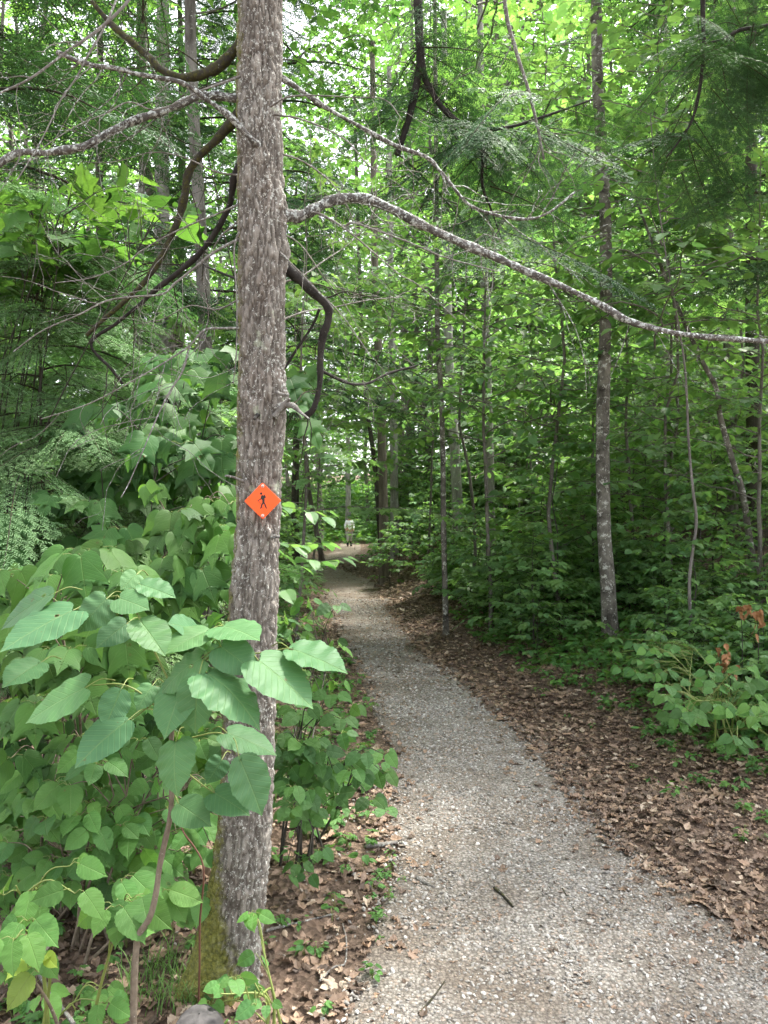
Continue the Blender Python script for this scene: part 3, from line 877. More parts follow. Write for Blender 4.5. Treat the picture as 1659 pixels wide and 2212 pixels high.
TR = [
 ('forest_tree', 'pale grey trunk left of the big trunk, the widest behind the dead limbs', [(352, 1180), (354, 900), (350, 500), (350, 200), (352, 60)], 10.0, 41, 'bark_pale', CANOPY[0], 7.5),
 ('forest_tree', 'thin pale trunk just left of the wide pale trunk', [(300, 1180), (300, 800), (304, 500), (310, 250), (312, 100)], 12.0, 20, 'bark_pale', None, 0),
 ('forest_tree', 'mossy brown leaning trunk close to the left edge of the big marked trunk', [(452, 1190), (445, 800), (432, 480), (420, 280), (412, 100)], 9.0, 34, 'bark_grey', CANOPY[2], 8.0),
 ('forest_tree', 'dark trunk among the hemlocks far left', [(222, 1180), (218, 700), (215, 350), (216, 100)], 13.0, 22, 'bark_dark', None, 0),
 ('forest_tree', 'straight brown trunk beyond the bend, left of its pale twin', [(832, 1200), (826, 1000), (822, 850), (812, 650), (808, 450)], 17.0, 22, 'bark_brown', CANOPY[3], 3.5),
 ('forest_tree', 'straight grey trunk beyond the bend, right of its brown twin', [(853, 1200), (851, 1000), (850, 850), (845, 650), (842, 450)], 18.0, 19, 'bark_pale', None, 0),
 ('forest_tree', 'slim dark trunk leaning towards the brown and grey twin trunks', [(826, 1190), (812, 1030), (796, 900), (785, 800), (778, 640)], 18.8, 12, 'bark_dark', None, 0),
 ('forest_tree', 'slender grey trunk with side twigs standing on the bank right of the path', [(964, 1260), (958, 1130), (957, 1000), (953, 860), (945, 720), (944, 560)], 9.5, 12.5, 'bark_birch', SAP[0], 1.6),
 ('forest_tree', 'pale blurred trunk just behind the slender grey trunk', [(992, 1200), (984, 1000), (974, 860), (968, 700), (965, 500)], 16.0, 24, 'bark_pale', None, 0),
 ('forest_tree', 'far pale trunk rising behind the walking person', [(752, 1165), (752, 1000), (749, 850)], 47.0, 13, 'bark_pale', CANOPY[3], 3.5),
 ('forest_tree', 'small dark leaning trunk rooted at the left edge of the distant path', [(697, 1197), (684, 1150), (672, 1090), (664, 1030), (655, 900)], 25.5, 11, 'bark_brown', CANOPY[0], 1.0),
 ('forest_tree', 'blotched grey and brown trunk standing alone on the right bank', [(1320, 1372), (1312, 1250), (1305, 1150), (1302, 1000), (1302, 900), (1305, 800), (1309, 600), (1305, 400), (1292, 200), (1288, 0)], 8.0, 31, 'bark_birch', SAP[1], 2.3),
 ('forest_tree', 'pale trunk under the dark drooping limb at the top', [(1062, 1180), (1055, 900), (1046, 600), (1041, 400), (1038, 100)], 12.0, 21, 'bark_pale', CANOPY[2], 6.0),
 ('forest_tree', 'straight grey trunk near the right edge, left of its darker neighbour', [(1572, 1180), (1574, 800), (1575, 500), (1577, 200), (1580, 0)], 13.0, 27, 'bark_grey', None, 0),
 ('forest_tree', 'thick dark grey trunk nearest the right edge of the view', [(1628, 1180), (1627, 900), (1624, 600), (1622, 300), (1624, 0)], 11.0, 32, 'bark_dark', None, 0),
 ('forest_tree', 'thin curving trunk leaning left above the right bank', [(1638, 1285), (1619, 1166), (1604, 1066), (1584, 1001), (1556, 901), (1548, 841), (1519, 785), (1480, 700), (1432, 585), (1404, 510), (1374, 430)], 8.0, 17, 'bark_birch', None, 0),
 ('forest_tree', 'pencil thin pale sapling stem on the bank right of the blotched trunk', [(1496, 1420), (1491, 1330), (1490, 1241), (1504, 1131), (1497, 1060), (1488, 960), (1480, 800), (1462, 680), (1440, 560), (1420, 420), (1405, 250)], 6.7, 7.5, 'bark_grey', SAP[0], 1.9),
 ('forest_tree', 'pale trunk high up between the blotched trunk and right edge pair', [(1446, 1180), (1440, 700), (1437, 350), (1436, 0)], 14.0, 17, 'bark_pale', None, 0),
]
for i, (nm, lab, pts, Y, w, mt, cr, cz) in enumerate(TR):
    tall = 'thin curving' not in lab and 'pencil' not in lab
    traced_tree(nm, lab, 'tree', pts, Y, w, M[mt], cr, 1.0, (cz - 3.0 if cr not in SAP else cz) if cr is not None else 0, 12.0 if tall else 0.0, rz=i * 1.7, w_top=0.5 if tall else 0.3)

# ------------------------------------------------------------------ forest deeper in
used = [(p[2][0][0], p[3]) for p in TR]
def forest(n, ylo, yhi, seed, protos, group, label, name, spread=0.62, smin=0.85, smax=1.2, avoid=None, xlo=None, xhi=None, cat='tree', gap=1.1):
    r = np.random.default_rng(seed)
    placed = []
    tries = 0
    while len(placed) < n and tries < n * 60:
        tries += 1
        y = ylo + (yhi - ylo) * r.random() ** 0.8
        x = r.uniform(-spread * y - 1, spread * y + 1) if xlo is None else r.uniform(xlo(y), xhi(y))
        if abs(x - path_c(y)) < path_h(y) + 0.55:
            continue
        if avoid and avoid(x, y):
            continue
        if any((x - a) ** 2 + (y - b) ** 2 < gap * gap for a, b in placed):
            continue
        placed.append((x, y))
        st, cr = protos[r.integers(len(protos))]
        root = thing(name, label, cat, (x, y, g1(x, y)), r.uniform(0, 6.28), r.uniform(smin, smax), group)
        part('stem' if cat != 'tree' else 'trunk', st, root)
        part('foliage' if cat != 'tree' else 'crown', cr, root)
    return placed
corridor = lambda x, y: (abs(x + 0.045 * y) < 0.95 or abs(x - path_c(y)) < 1.0) and y < 44
openpath = lambda x, y: (abs(x - path_c(y)) < 2.4 and y < 40) or (1.0 < x < 9.5 and 8 < y < 21 and x > 0.1 * y)
nearpath = lambda x, y: abs(x - path_c(y)) < 2.4 and y < 40
forest(15, 11, 24, 11, CANOPY, 'forest trees behind the front rows', 'leafy tree in the crowded middle of the forest', 'forest_tree', gap=1.8, avoid=openpath)
forest(85, 22, 60, 12, CANOPY, 'trees deep in the forest', 'distant leafy tree deep in the green forest', 'forest_tree', gap=2.0, smax=1.5, avoid=lambda x, y: corridor(x, y) or (-0.50 < x / y < -0.16 and y < 45))
forest(26, 21, 31, 21, CANOPY, 'tall trees behind the right bank', 'tall leafy tree rising behind the saplings of the right bank', 'forest_tree', gap=1.7, smin=1.15, smax=1.6, xlo=lambda y: 0.5, xhi=lambda y: 0.62 * y)
forest(80, 8, 24, 13, SAP, 'saplings in the understory', 'slim sapling with layered leaf sprays in the understory', 'sapling', gap=0.9, avoid=lambda x, y: nearpath(x, y) or (y < 9.5 and abs(x - 2.35) < 0.7) or (y<16 and -0.6 < x < 0.8))
for lab, px, Y, k, sc, lift in [
 ('sapling with broad leaf sprays overhanging the path from the right', 1060, 9.2, 0, 1.1, 1.0),
 ('sapling in front of the blotched trunk, its leaves dark against the light', 1215, 9.0, 2, 1.1, 0.6),
 ('sapling with maple leaves between the blotched and the curving trunk', 1440, 8.6, 1, 1.0, 0.3),
 ('sapling close to the right edge with layered leaves', 1640, 7.6, 0, 1.0, 0.3),
 ('tall sapling behind the blotched trunk', 1270, 10.6, 1, 1.15, 0.3),
 ('sapling near the slender grey trunk on the bank', 1010, 11.4, 2, 1.1, 1.0),
 ('sapling left of the path beyond the big trunk', 640, 8.4, 1, 0.9, 0.8),
 ('light green sapling over the path beyond the bend', 672, 16.5, 1, 1.1, 1.8),
 ('sapling behind the striped maple on the left', 230, 11.5, 0, 0.8, 0.0),
 ('sapling at the far left behind the young hemlock', 60, 7.6, 1, 1.0, 0.0),
 ('sapling just left of the big trunk, behind the limbs', 470, 12.5, 2, 0.8, 0.0),
 ('sapling over the twin trunks', 925, 14.0, 0, 1.1, 1.8)]:
    x = (px - 829.5) / F * Y
    root = thing('sapling', lab, 'tree', (x, Y, g1(x, Y)), k * 2.1 + px, sc)
    st_ = part('trunk', SAP[k][0], root); st_.scale = (1, 1, 1 + lift / 4.6)
    part('crown', SAP[k][1], root, (0, 0, lift))
right_lo = lambda y: path_c(y) + path_h(y) + (1.3 if y < 8 else 0.8)
view_gap = lambda x, y: y < 8.2 and 1180 < 829.5 + x / y * F < 1400
right_hi = lambda y: min(0.62 * y + 0.8, path_c(y) + path_h(y) + 9)
forest(112, 6.8, 24, 14, TALL, 'broad leaved shrubs on the right bank', 'dense broad leaved shrub on the bank right of the path', 'shrub', xlo=right_lo, xhi=right_hi, cat='shrub', gap=0.5, smin=0.7, avoid=lambda x, y: view_gap(x, y) or corridor(x, y))
forest(230, 4.6, 14, 15, SMALL, 'low plants beside the path on the right bank', 'low green plant on the leafy edge of the right bank', 'low_plant', xlo=lambda y: path_c(y) + path_h(y) + np.interp(y, [4.6, 6, 9], [1.35, 0.95, 0.75]), xhi=lambda y: path_c(y) + path_h(y) + 3.2, cat='plant', gap=0.2, smin=0.45, smax=1.05, avoid=lambda x, y: view_gap(x, y) and y > 5.6)
forest(45, 5.0, 30, 16, TALL, 'broad leaved shrubs left of the path', 'dense broad leaved shrub left of the path beyond the big trunk', 'shrub', xlo=lambda y: max(-0.55 * y - 0.5, -8), xhi=lambda y: path_c(y) - path_h(y) - 0.5 - (0.5 if y < 8 else 0), cat='shrub', gap=0.55, smin=0.6)
forest(40, 4.0, 16, 17, SMALL, 'low plants left of the path', 'low green plant at the left edge of the path', 'low_plant', xlo=lambda y: path_c(y) - path_h(y) - 1.6, xhi=lambda y: path_c(y) - path_h(y) - 0.3, cat='plant', gap=0.28, smin=0.5, smax=0.9)
forest(100, 22, 56, 18, TALL, 'shrubs deep in the forest', 'distant shrub in the deep green understory', 'shrub', cat='shrub', gap=0.8, smin=1.1, smax=2.1, avoid=corridor)
forest(16, 45, 58, 22, SAP, 'saplings behind the walking person', 'sapling beyond the far end of the path behind the walking person', 'sapling', gap=0.9, xlo=lambda y: -7, xhi=lambda y: 3.5)
for k, (px, Y, sc, lab) in enumerate([(862, 16.2, 0.85, 'shrub on the raised bank just right of the bend in the path'), (905, 15.0, 0.9, 'shrub in front of the feet of the twin trunks'), (884, 18.0, 1.05, 'shrub between the twin trunks and the slender grey trunk, farther back'), (932, 13.2, 0.8, 'shrub just left of the slender grey trunk'), (990, 12.0, 0.8, 'shrub just right of the slender grey trunk'), (840, 20.0, 0.8, 'shrub topping the far crest of the raised bank'), (842, 15.7, 0.62, 'small shrub lowest on the nose of the raised bank at the bend')]):
    x = (px - 829.5) / F * Y
    root = thing('shrub', lab, 'shrub', (x, Y, g1(x, Y)), k * 1.3, sc)
    part('stem', TALL[k % 4][0], root); part('foliage', TALL[k % 4][1], root)
root = thing('shrub', 'leafy shrub overlapping the right side of the walking person', 'shrub', (-1.36, 36.0, g1(-1.36, 36.0)), 1.0, 0.9)
part('stem', TALL[1][0], root); part('foliage', TALL[1][1], root)
forest(26, 44.5, 56, 19, TALL, 'shrubs closing the far end of the path', 'distant shrub behind the walking person', 'shrub', cat='shrub', gap=0.6, smin=1.2, smax=2.2, xlo=lambda y: -6.5, xhi=lambda y: 2.5)

# far wood reading as one mass
mb = MB()
n = 70000
a = rng.uniform(-0.75, 0.75, n); d = rng.uniform(60, 82, n)
X = np.sin(a) * d; Yd = np.cos(a) * d
Z = ground(X, Yd, False) + rng.uniform(0, 1, n) ** 1.1 * np.where((a < -0.1) & (a > -0.5), 40, 54)
mb.leaves(T_KITE, np.stack([X, Yd, Z], -1), unit(rng.normal(0, 1, (n, 3)) * [1, 1, 0.4]), unit(rng.normal(0, 0.5, (n, 3)) + [0, 0, 1]), rng.uniform(0.3, 0.9, n), 0)
o = part('distant_woods', mb.mesh('distant_woods', [M['leaf_canopy']]))
tag(o, 'far mass of green woods closing the view', 'woods', kind='stuff')

# hemlocks
for lab, px, Y, mi, sc, rz in [
 ('dark hemlock filling the upper left corner with drooping needle sprays', -160, 6.3, 0, 1.0, 0.4),
 ('dark hemlock behind the top of the big marked trunk, sprays hanging to its right', 560, 11.0, 1, 1.0, 1.2),
 ('dark hemlock at the upper right with hanging needle sprays', 1720, 8.0, 1, 1.0, 2.2),
 ('hemlock beyond the left pale trunks in the middle distance', 390, 14.0, 1, 1.1, 0.2),
 ('hemlock standing beside the distant bend left of the path', 640, 21.0, 0, 1.1, 3.0)]:
    x = (px - 829.5) / F * Y
    mb = MB()
    zz = np.linspace(-0.15, [10.5, 12.5][mi], 40)
    mb.tube(np.column_stack([0.03 * np.sin(zz), 0 * zz, zz]), np.linspace(0.11, 0.02, 40), 12, 0, (0.5, 0.2, 0.5), jitter=0.1)
    root = thing('hemlock_tree', lab, 'tree', (x, Y, g1(x, Y)), rz, sc)
    part('trunk', mb.mesh('hemlock_trunk', M['bark_dark']), root)
    part('crown', HEM[mi], root)
for lab, hx, hy, mi, lift, rz in [('hemlock added outside the right edge to shade the foreground, its lowest sprays at the upper right', 4.7, 4.6, 0, 2.2, 0.9)]:  # added tree, mostly out of view, blocks sun from the foreground path
    mb = MB()
    zz = np.linspace(-0.15, 12.6, 40)
    mb.tube(np.column_stack([0.03 * np.sin(zz), 0 * zz, zz]), np.linspace(0.12, 0.02, 40), 12, 0, (0.5, 0.2, 0.5), jitter=0.1)
    root = thing('hemlock_tree', lab, 'tree', (hx, hy, g1(hx, hy)), rz, 1.0)
    part('trunk', mb.mesh('hemlock_trunk', M['bark_dark']), root)
    part('crown', HEM[mi], root, (0, 0, lift))
# young hemlock, near left
mb = hemlock_crown(77, 0.9, 3.3, 1.25, 56, BOUGHS, 0.8, 0.16, 0.006)
sm_ = MB(); zz = np.linspace(-0.1, 3.4, 20)
sm_.tube(np.column_stack([0.02 * np.sin(zz * 2), 0 * zz, zz]), np.linspace(0.018, 0.004, 20), 8, 0)
x = -1.9
root = thing('hemlock_sapling', 'young light green hemlock at the left edge behind the dead twigs', 'tree', (x, 4.3, g1(x, 4.3)))
part('trunk', sm_.mesh('hemlock_sapling_trunk', M['bark_dark']), root)
part('crown', mb.mesh('hemlock_sapling_crown', [M['needle_light'], M['limb_dark']]), root)

# ------------------------------------------------------------------ the big marked tree
TY = 2.6
prof = [(2260, 385, 548), (2182, 398, 549), (2130, 412, 554), (2082, 426, 560), (1982, 442, 572), (1882, 456, 582), (1782, 469, 590), (1650, 477, 594), (1532, 482, 596), (1420, 488, 598), (1330, 492, 600), (1200, 503, 605), (1080, 510, 608), (980, 510, 612), (900, 512, 620), (860, 513, 622), (800, 515, 617), (650, 514, 617), (560, 513, 621), (500, 513, 620), (460, 512, 618), (330, 512, 612), (200, 511, 609), (0, 513, 612)]
pr = np.array(prof, float)
zc = EYE - (pr[:, 0] - 1106) / F * TY
cx = ((pr[:, 1] + pr[:, 2]) / 2 - 829.5) / F * TY
rd = (pr[:, 2] - pr[:, 1]) / 2 / F * TY
TB = np.array([cx[1], TY, g1(cx[1], TY)])
nz_, na_ = 1000, 200
Zt = np.linspace(-0.18, 4.3, nz_)
th = np.linspace(0, 2 * np.pi, na_, endpoint=False)
Cx = np.interp(Zt, zc, cx); Rd = np.interp(Zt, zc, rd)
up = Zt > zc[-1]
Cx[up] = cx[-1]; Rd[up] = rd[-1]
ker = np.ones(31) / 31
Cx = np.convolve(np.pad(Cx, 15, 'edge'), ker, 'valid'); Rd = np.convolve(np.pad(Rd, 15, 'edge'), ker, 'valid')
TH, ZZ = np.meshgrid(th, Zt)
base = np.stack([np.cos(TH), np.sin(TH), ZZ], -1)
q = np.stack([np.cos(TH) * 0.09, np.sin(TH) * 0.09, ZZ * 0.26 + 0.0], -1)
warp = (fbm(np.stack([np.cos(TH) * 1.2, np.sin(TH) * 1.2, ZZ * 3], -1), 3) - 0.5)[..., None]
fi = fbm(q * 75 + warp * 1.2, 4)
ridge = 1 - np.abs(2 * fi - 1) * 2.2
plates = fbm(np.stack([np.cos(TH) * 0.09, np.sin(TH) * 0.09, ZZ * 0.5], -1) * 120, 3)
fine = fbm(np.stack([np.cos(TH) * 0.09, np.sin(TH) * 0.09, ZZ * 0.8], -1) * 260, 2)
disp = -0.011 * np.clip(ridge, 0, 1) ** 1.3 + 0.0075 * (plates - 0.5) + 0.004 * (fine - 0.5)
low = fbm(base * [1.5, 1.5, 2.2], 2) - 0.5
flare = np.exp(-np.clip(ZZ, 0, None) / 0.10) * (0.012 * np.cos(TH * 5 + 0.6) + 0.01)
knots = 0
for ka, kz, kr, kh in [(-0.3, 2.0, 0.035, 0.012), (-0.15, 2.47, 0.04, 0.014), (-1.2, 1.94, 0.022, -0.010), (-2.2, 2.9, 0.04, 0.010), (-1.9, 1.35, 0.03, 0.006), (-0.2, 2.62, 0.045, 0.012), (-0.9, 1.53, 0.025, 0.008), (-2.4, 2.15, 0.03, 0.006), (-1.5, 2.78, 0.04, 0.010), (-0.8, 3.05, 0.035, 0.008)]:
    dth = np.angle(np.exp(1j * (TH - ka))) * 0.09
    knots = knots + kh * np.exp(-(dth ** 2 + ((ZZ - kz) * 0.8) ** 2) / (2 * (kr * 0.6) ** 2))
root_l = 0.05 * np.exp(-np.clip(ZZ, 0, None) / 0.14) * np.clip(np.cos(TH - np.pi - 0.25), 0, 1) ** 3
RR = Rd[:, None] * (1 + 0.08 * low) + disp + flare + knots + root_l
vx = Cx[:, None] + RR * np.cos(TH)
vy = TY + RR * np.sin(TH)
V = np.stack([vx - TB[0], vy - TB[1], ZZ - TB[2]], -1).reshape(-1, 3)
idx = np.arange(nz_ * na_).reshape(nz_, na_)
nxt = np.roll(idx, -1, 1)
tf = np.stack([idx[:-1], nxt[:-1], nxt[1:], idx[1:]], -1).reshape(-1, 4)
# moss: left flank low down, thin streak on the left above
moss_lim = np.interp(ZZ, [0.0, 0.1, 0.2, 0.3, 0.45, 0.8, 1.6, 2.6, 3.3], [0.75, 0.40, 0.0, -0.35, -0.68, -0.86, -0.93, -0.97, -0.86])
mossv = np.clip(0.60 + (moss_lim - np.cos(TH)) * 0.9, 0, 1)
crack_shade = np.clip(ridge, 0, 1)
tn = np.stack([crack_shade, mossv, plates], -1).reshape(-1, 3)
m = NT('big_trunk_bark')
co = m.coord('Object'); t = m.attr('tint')
st = m.mapping(co, (1, 1, 0.3))
n1 = m.noise(st, 34, 6, 0.7, 0.3); n2 = m.noise(co, 120, 4, 0.7)
col = m.ramp(n1, (0.30, (0.108, 0.097, 0.083)), (0.52, (0.220, 0.202, 0.176)), (0.72, (0.33, 0.308, 0.275)))
col = m.mix(m.math('MULTIPLY', m.ramp(m.noise(co, 9, 3), (0.5, 0.0), (0.7, 1.0)), 0.22), col, (0.19, 0.135, 0.11))
col = m.mix(m.math('MULTIPLY', m.math('MULTIPLY', t[0], t[0]), 0.78), col, (0.045, 0.036, 0.03))  # shadows in the bark furrows painted in as a darker tone
# white crusty lichen flecks
lf = m.noise(m.mapping(co, (1, 1, 0.8)), 105, 4, 0.75)
patch = m.noise(co, 6, 3)
lm = m.ramp(m.math('ADD', lf, m.math('MULTIPLY', m.math('SUBTRACT', patch, 0.5), 0.22)), (0.575, 0.0), (0.62, 1.0))
col = m.mix(lm, col, m.mix(m.noise(co, 18, 2), (0.40, 0.43, 0.38), (0.54, 0.53, 0.50)))
lp = m.ramp(m.noise(co, 11, 4, 0.6), (0.66, 0.0), (0.70, 1.0))
col = m.mix(m.math('MULTIPLY', lp, 0.55), col, (0.36, 0.40, 0.30))
mn = m.noise(co, 90, 4)
mossc = m.ramp(mn, (0.3, (0.075, 0.082, 0.018)), (0.55, (0.18, 0.185, 0.035)), (0.8, (0.28, 0.27, 0.06)))
mf = m.math('MULTIPLY', m.math('SUBTRACT', m.math('ADD', t[1], m.math('MULTIPLY', m.noise(co, 26, 6, 0.75), 1.3)), 1.12), 3.2, True)
col = m.mix(m.math('MULTIPLY', mf, 0.85), col, mossc)
h = m.math('ADD', m.math('ADD', n1, m.math('MULTIPLY', n2, 0.5)), m.math('MULTIPLY', mf, m.math('MULTIPLY', mn, 1.2)))
M['big_bark'] = m.done(m.bsdf(col, 0.9, 0.2, m.bump(h, 0.9, 0.006)))
mb = MB(); mb.add(V, tf, 0, tn)
big = thing('hemlock_tree', 'big rough barked trunk in front carrying the orange marker', 'tree', TB)
part('trunk', mb.mesh('big_trunk', M['big_bark']), big)
# top of the tree above the view
mb2 = hemlock_crown(901, 4.9, 10.5, 1.9, 30, BOUGHS_FAR, 1.0, 0.36)
zz = np.linspace(4.25, 10.6, 30)
mb2.tube(np.column_stack([np.full(30, cx[-1] - TB[0]), 0 * zz, zz]), np.linspace(rd[-1] * 1.0, 0.02, 30), 14, 1)
o = part('crown', mb2.mesh('big_crown', [M['needle'], M['limb_dark']]), big)

# limbs traced: (points, start width, end width, depth start, depth end, material, twigs, name)
BR = [
 ([(596, 466), (625, 462), (650, 463), (685, 450), (722, 434), (782, 431), (850, 455), (920, 490), (1000, 525), (1080, 556), (1150, 590), (1220, 620), (1290, 655), (1350, 690), (1420, 710), (1500, 725), (1580, 733), (1700, 742)], 27, 11, 2.6, 2.75, 'limb_pale', 9),
 ([(596, 560), (620, 576), (650, 602), (680, 632), (708, 660), (708, 690), (693, 730), (688, 780), (688, 830), (676, 880), (658, 898)], 25, 11, 2.6, 2.75, 'limb_dark', 4),
 ([(690, 800), (730, 820), (765, 832), (800, 828), (840, 806), (900, 790)], 9, 4, 2.75, 3.0, 'limb_dark', 4),
 ([(595, 158), (625, 178), (650, 196), (700, 230), (770, 270), (850, 312), (920, 336), (950, 365), (980, 400), (1015, 440), (1060, 460), (1130, 472), (1180, 458), (1240, 412)], 12, 5, 2.6, 2.9, 'limb_pale', 10),
 ([(530, 90), (510, 104), (470, 138), (430, 157), (385, 163), (345, 146), (320, 120), (280, 85), (235, 45), (200, 5)], 26, 11, 2.62, 2.75, 'limb_dark', 7),
 ([(556, 312), (544, 302), (500, 255), (460, 225), (420, 195), (380, 176), (300, 161), (250, 148), (200, 142), (160, 130), (122, 113)], 12, 11, 2.52, 2.3, 'limb_pale', 6),
 ([(530, 214), (500, 213), (460, 210), (420, 216), (350, 246), (280, 266), (225, 290), (180, 312), (100, 325), (30, 329), (-60, 400)], 19, 14, 2.6, 2.5, 'limb_pale', 8),
 ([(525, 245), (500, 268), (470, 300), (430, 340), (405, 380), (398, 425), (385, 470), (365, 510), (345, 555), (310, 610), (270, 650), (220, 695), (190, 725)], 22, 9, 2.62, 2.85, 'limb_dark', 8),
 ([(528, 350), (508, 390), (500, 440), (480, 482), (458, 516), (430, 550), (380, 590), (340, 620), (300, 660), (250, 702), (195, 745), (240, 800), (265, 830)], 17, 5, 2.62, 2.95, 'limb_dark', 8),
 ([(520, 516), (490, 530), (460, 548), (420, 580), (380, 610), (350, 634), (290, 640), (230, 650), (170, 680), (90, 715), (28, 760)], 7, 2.5, 2.58, 2.5, 'twig', 7),
 ([(520, 440), (470, 462), (420, 482), (370, 505), (310, 540), (270, 570), (200, 600), (120, 612)], 5, 2, 2.58, 2.6, 'twig', 6),
 ([(520, 709), (478, 710), (440, 714), (410, 745), (370, 772), (300, 815), (200, 870), (90, 905)], 6.5, 2, 2.58, 2.4, 'twig', 6),
 ([(410, 745), (395, 800), (365, 850), (340, 900), (310, 970), (280, 1040), (262, 1075)], 5, 1.8, 2.5, 2.35, 'twig', 5),
 ([(520, 165), (470, 182), (430, 196), (380, 222), (330, 238), (278, 222), (230, 245), (180, 265), (120, 300), (60, 345)], 5.5, 2, 2.56, 2.3, 'twig', 5),
 ([(290, -20), (262, 20), (200, 75), (160, 100), (120, 130), (60, 172), (-20, 210)], 7, 4.5, 2.2, 2.1, 'twig', 4),
 ([(258, -20), (238, 30), (215, 80), (190, 120), (165, 165), (130, 215), (105, 270), (80, 320), (36, 390)], 5.5, 2.5, 2.25, 2.1, 'twig', 4),
 ([(585, 230), (610, 214), (640, 208), (700, 208), (760, 211), (830, 216), (870, 260)], 5, 1.6, 2.5, 2.3, 'twig', 4),
 ([(590, 247), (640, 254), (700, 276), (750, 305), (790, 352), (830, 372), (900, 330)], 5, 1.6, 2.52, 2.4, 'twig', 5),
 ([(672, 458), (700, 466), (740, 490), (780, 522), (860, 590), (905, 618), (985, 690)], 6, 2, 2.6, 2.5, 'twig', 4),
 ([(742, 490), (762, 480), (800, 492), (880, 522), (960, 556), (1075, 586)], 6, 2.6, 2.58, 2.45, 'twig', 3),
 ([(605, 545), (640, 580), (690, 632), (730, 672), (760, 712), (800, 772)], 4.5, 2, 2.55, 2.45, 'twig', 3),
 ([(690, 668), (670, 710), (640, 755), (612, 800)], 7, 5, 2.7, 2.75, 'limb_dark', 2),
 ([(520, 605), (480, 590), (440, 572), (428, 540)], 6, 3, 2.62, 2.8, 'limb_dark', 2),
 ([(516, 500), (506, 540), (512, 640), (510, 760), (503, 830)], 5, 2, 2.5, 2.48, 'twig', 2),
 ([(600, 612), (650, 596), (700, 562), (750, 530), (800, 480)], 5, 1.6, 2.62, 2.9, 'twig', 5),
 ([(600, 694), (660, 672), (720, 664), (800, 648), (870, 640)], 5, 1.6, 2.64, 3.0, 'twig', 6),
 ([(600, 500), (650, 530), (700, 600), (745, 660), (790, 742)], 4, 1.4, 2.62, 2.8, 'twig', 6),
 ([(600, 330), (660, 352), (720, 400), (760, 470), (775, 560)], 4.5, 1.5, 2.6, 2.75, 'twig', 6),
 ([(525, 640), (470, 668), (410, 660), (350, 690), (290, 700)], 4.5, 1.5, 2.62, 2.8, 'twig', 6),
 ([(525, 380), (470, 372), (400, 340), (330, 330), (250, 350), (170, 350)], 4.5, 1.5, 2.6, 2.6, 'twig', 6),
 ([(525, 470), (470, 520), (440, 600), (450, 690), (420, 760)], 4, 1.4, 2.6, 2.7, 'twig', 5),
 ([(595, 900), (618, 870), (626, 862)], 12, 6, 2.54, 2.50, 'twig', 0),
 ([(598, 880), (630, 878), (648, 892), (667, 905)], 15, 3, 2.55, 2.42, 'twig', 0),
 ([(598, 848), (622, 852)], 8, 6, 2.54, 2.48, 'twig', 0),
 ([(525, 1040), (505, 1031), (488, 1028)], 7, 5, 2.54, 2.45, 'twig', 0),
 ([(585, 1161), (596, 1160), (602, 1161)], 8, 6, 2.55, 2.51, 'limb_pale', 0),
 ([(560, 895), (552, 905)], 9, 7, 2.54, 2.48, 'limb_dark', 0),
]
def twigs_on(mb, C, n, r, seed, mat=0):
    rr = np.random.default_rng(seed)
    for q in range(n):
        i = int(len(C) * rr.uniform(0.2, 0.98)); i = min(i, len(C) - 2)
        d = unit(C[i + 1] - C[i])
        a = rr.choice([-1, 1]) * rr.uniform(0.5, 1.2)
        dx = np.array([d[0] * math.cos(a) - d[2] * math.sin(a), d[1] + rr.normal(0, 0.5), d[0] * math.sin(a) + d[2] * math.cos(a) - 0.1])
        L = rr.uniform(0.10, 0.45)
        k = 9
        p = [C[i]]
        dd = unit(dx)
        for s_ in range(k):
            dd = unit(dd + rr.normal(0, 0.16, 3) + np.array([0, 0, -0.04]))
            p.append(p[-1] + dd * L / k)
        p = np.array(p)
        r0 = min(r * 0.5, 0.0032) * rr.uniform(0.55, 1.0)
        mb.tube(p, np.linspace(r0, 0.0008, len(p)), 5, mat)
        for e in range(rr.integers(0, 3)):
            j = rr.integers(2, k)
            d2 = unit(unit(p[j + 1] - p[j]) + rr.normal(0, 0.6, 3)) if j + 1 < len(p) else dd
            m_ = np.array([p[j] + d2 * L * 0.4 * s_ / 4 + rr.normal(0, 0.004, 3) * (s_ > 0) for s_ in range(5)])
            mb.tube(m_, np.linspace(r0 * 0.6, 0.0006, 5), 4, mat)
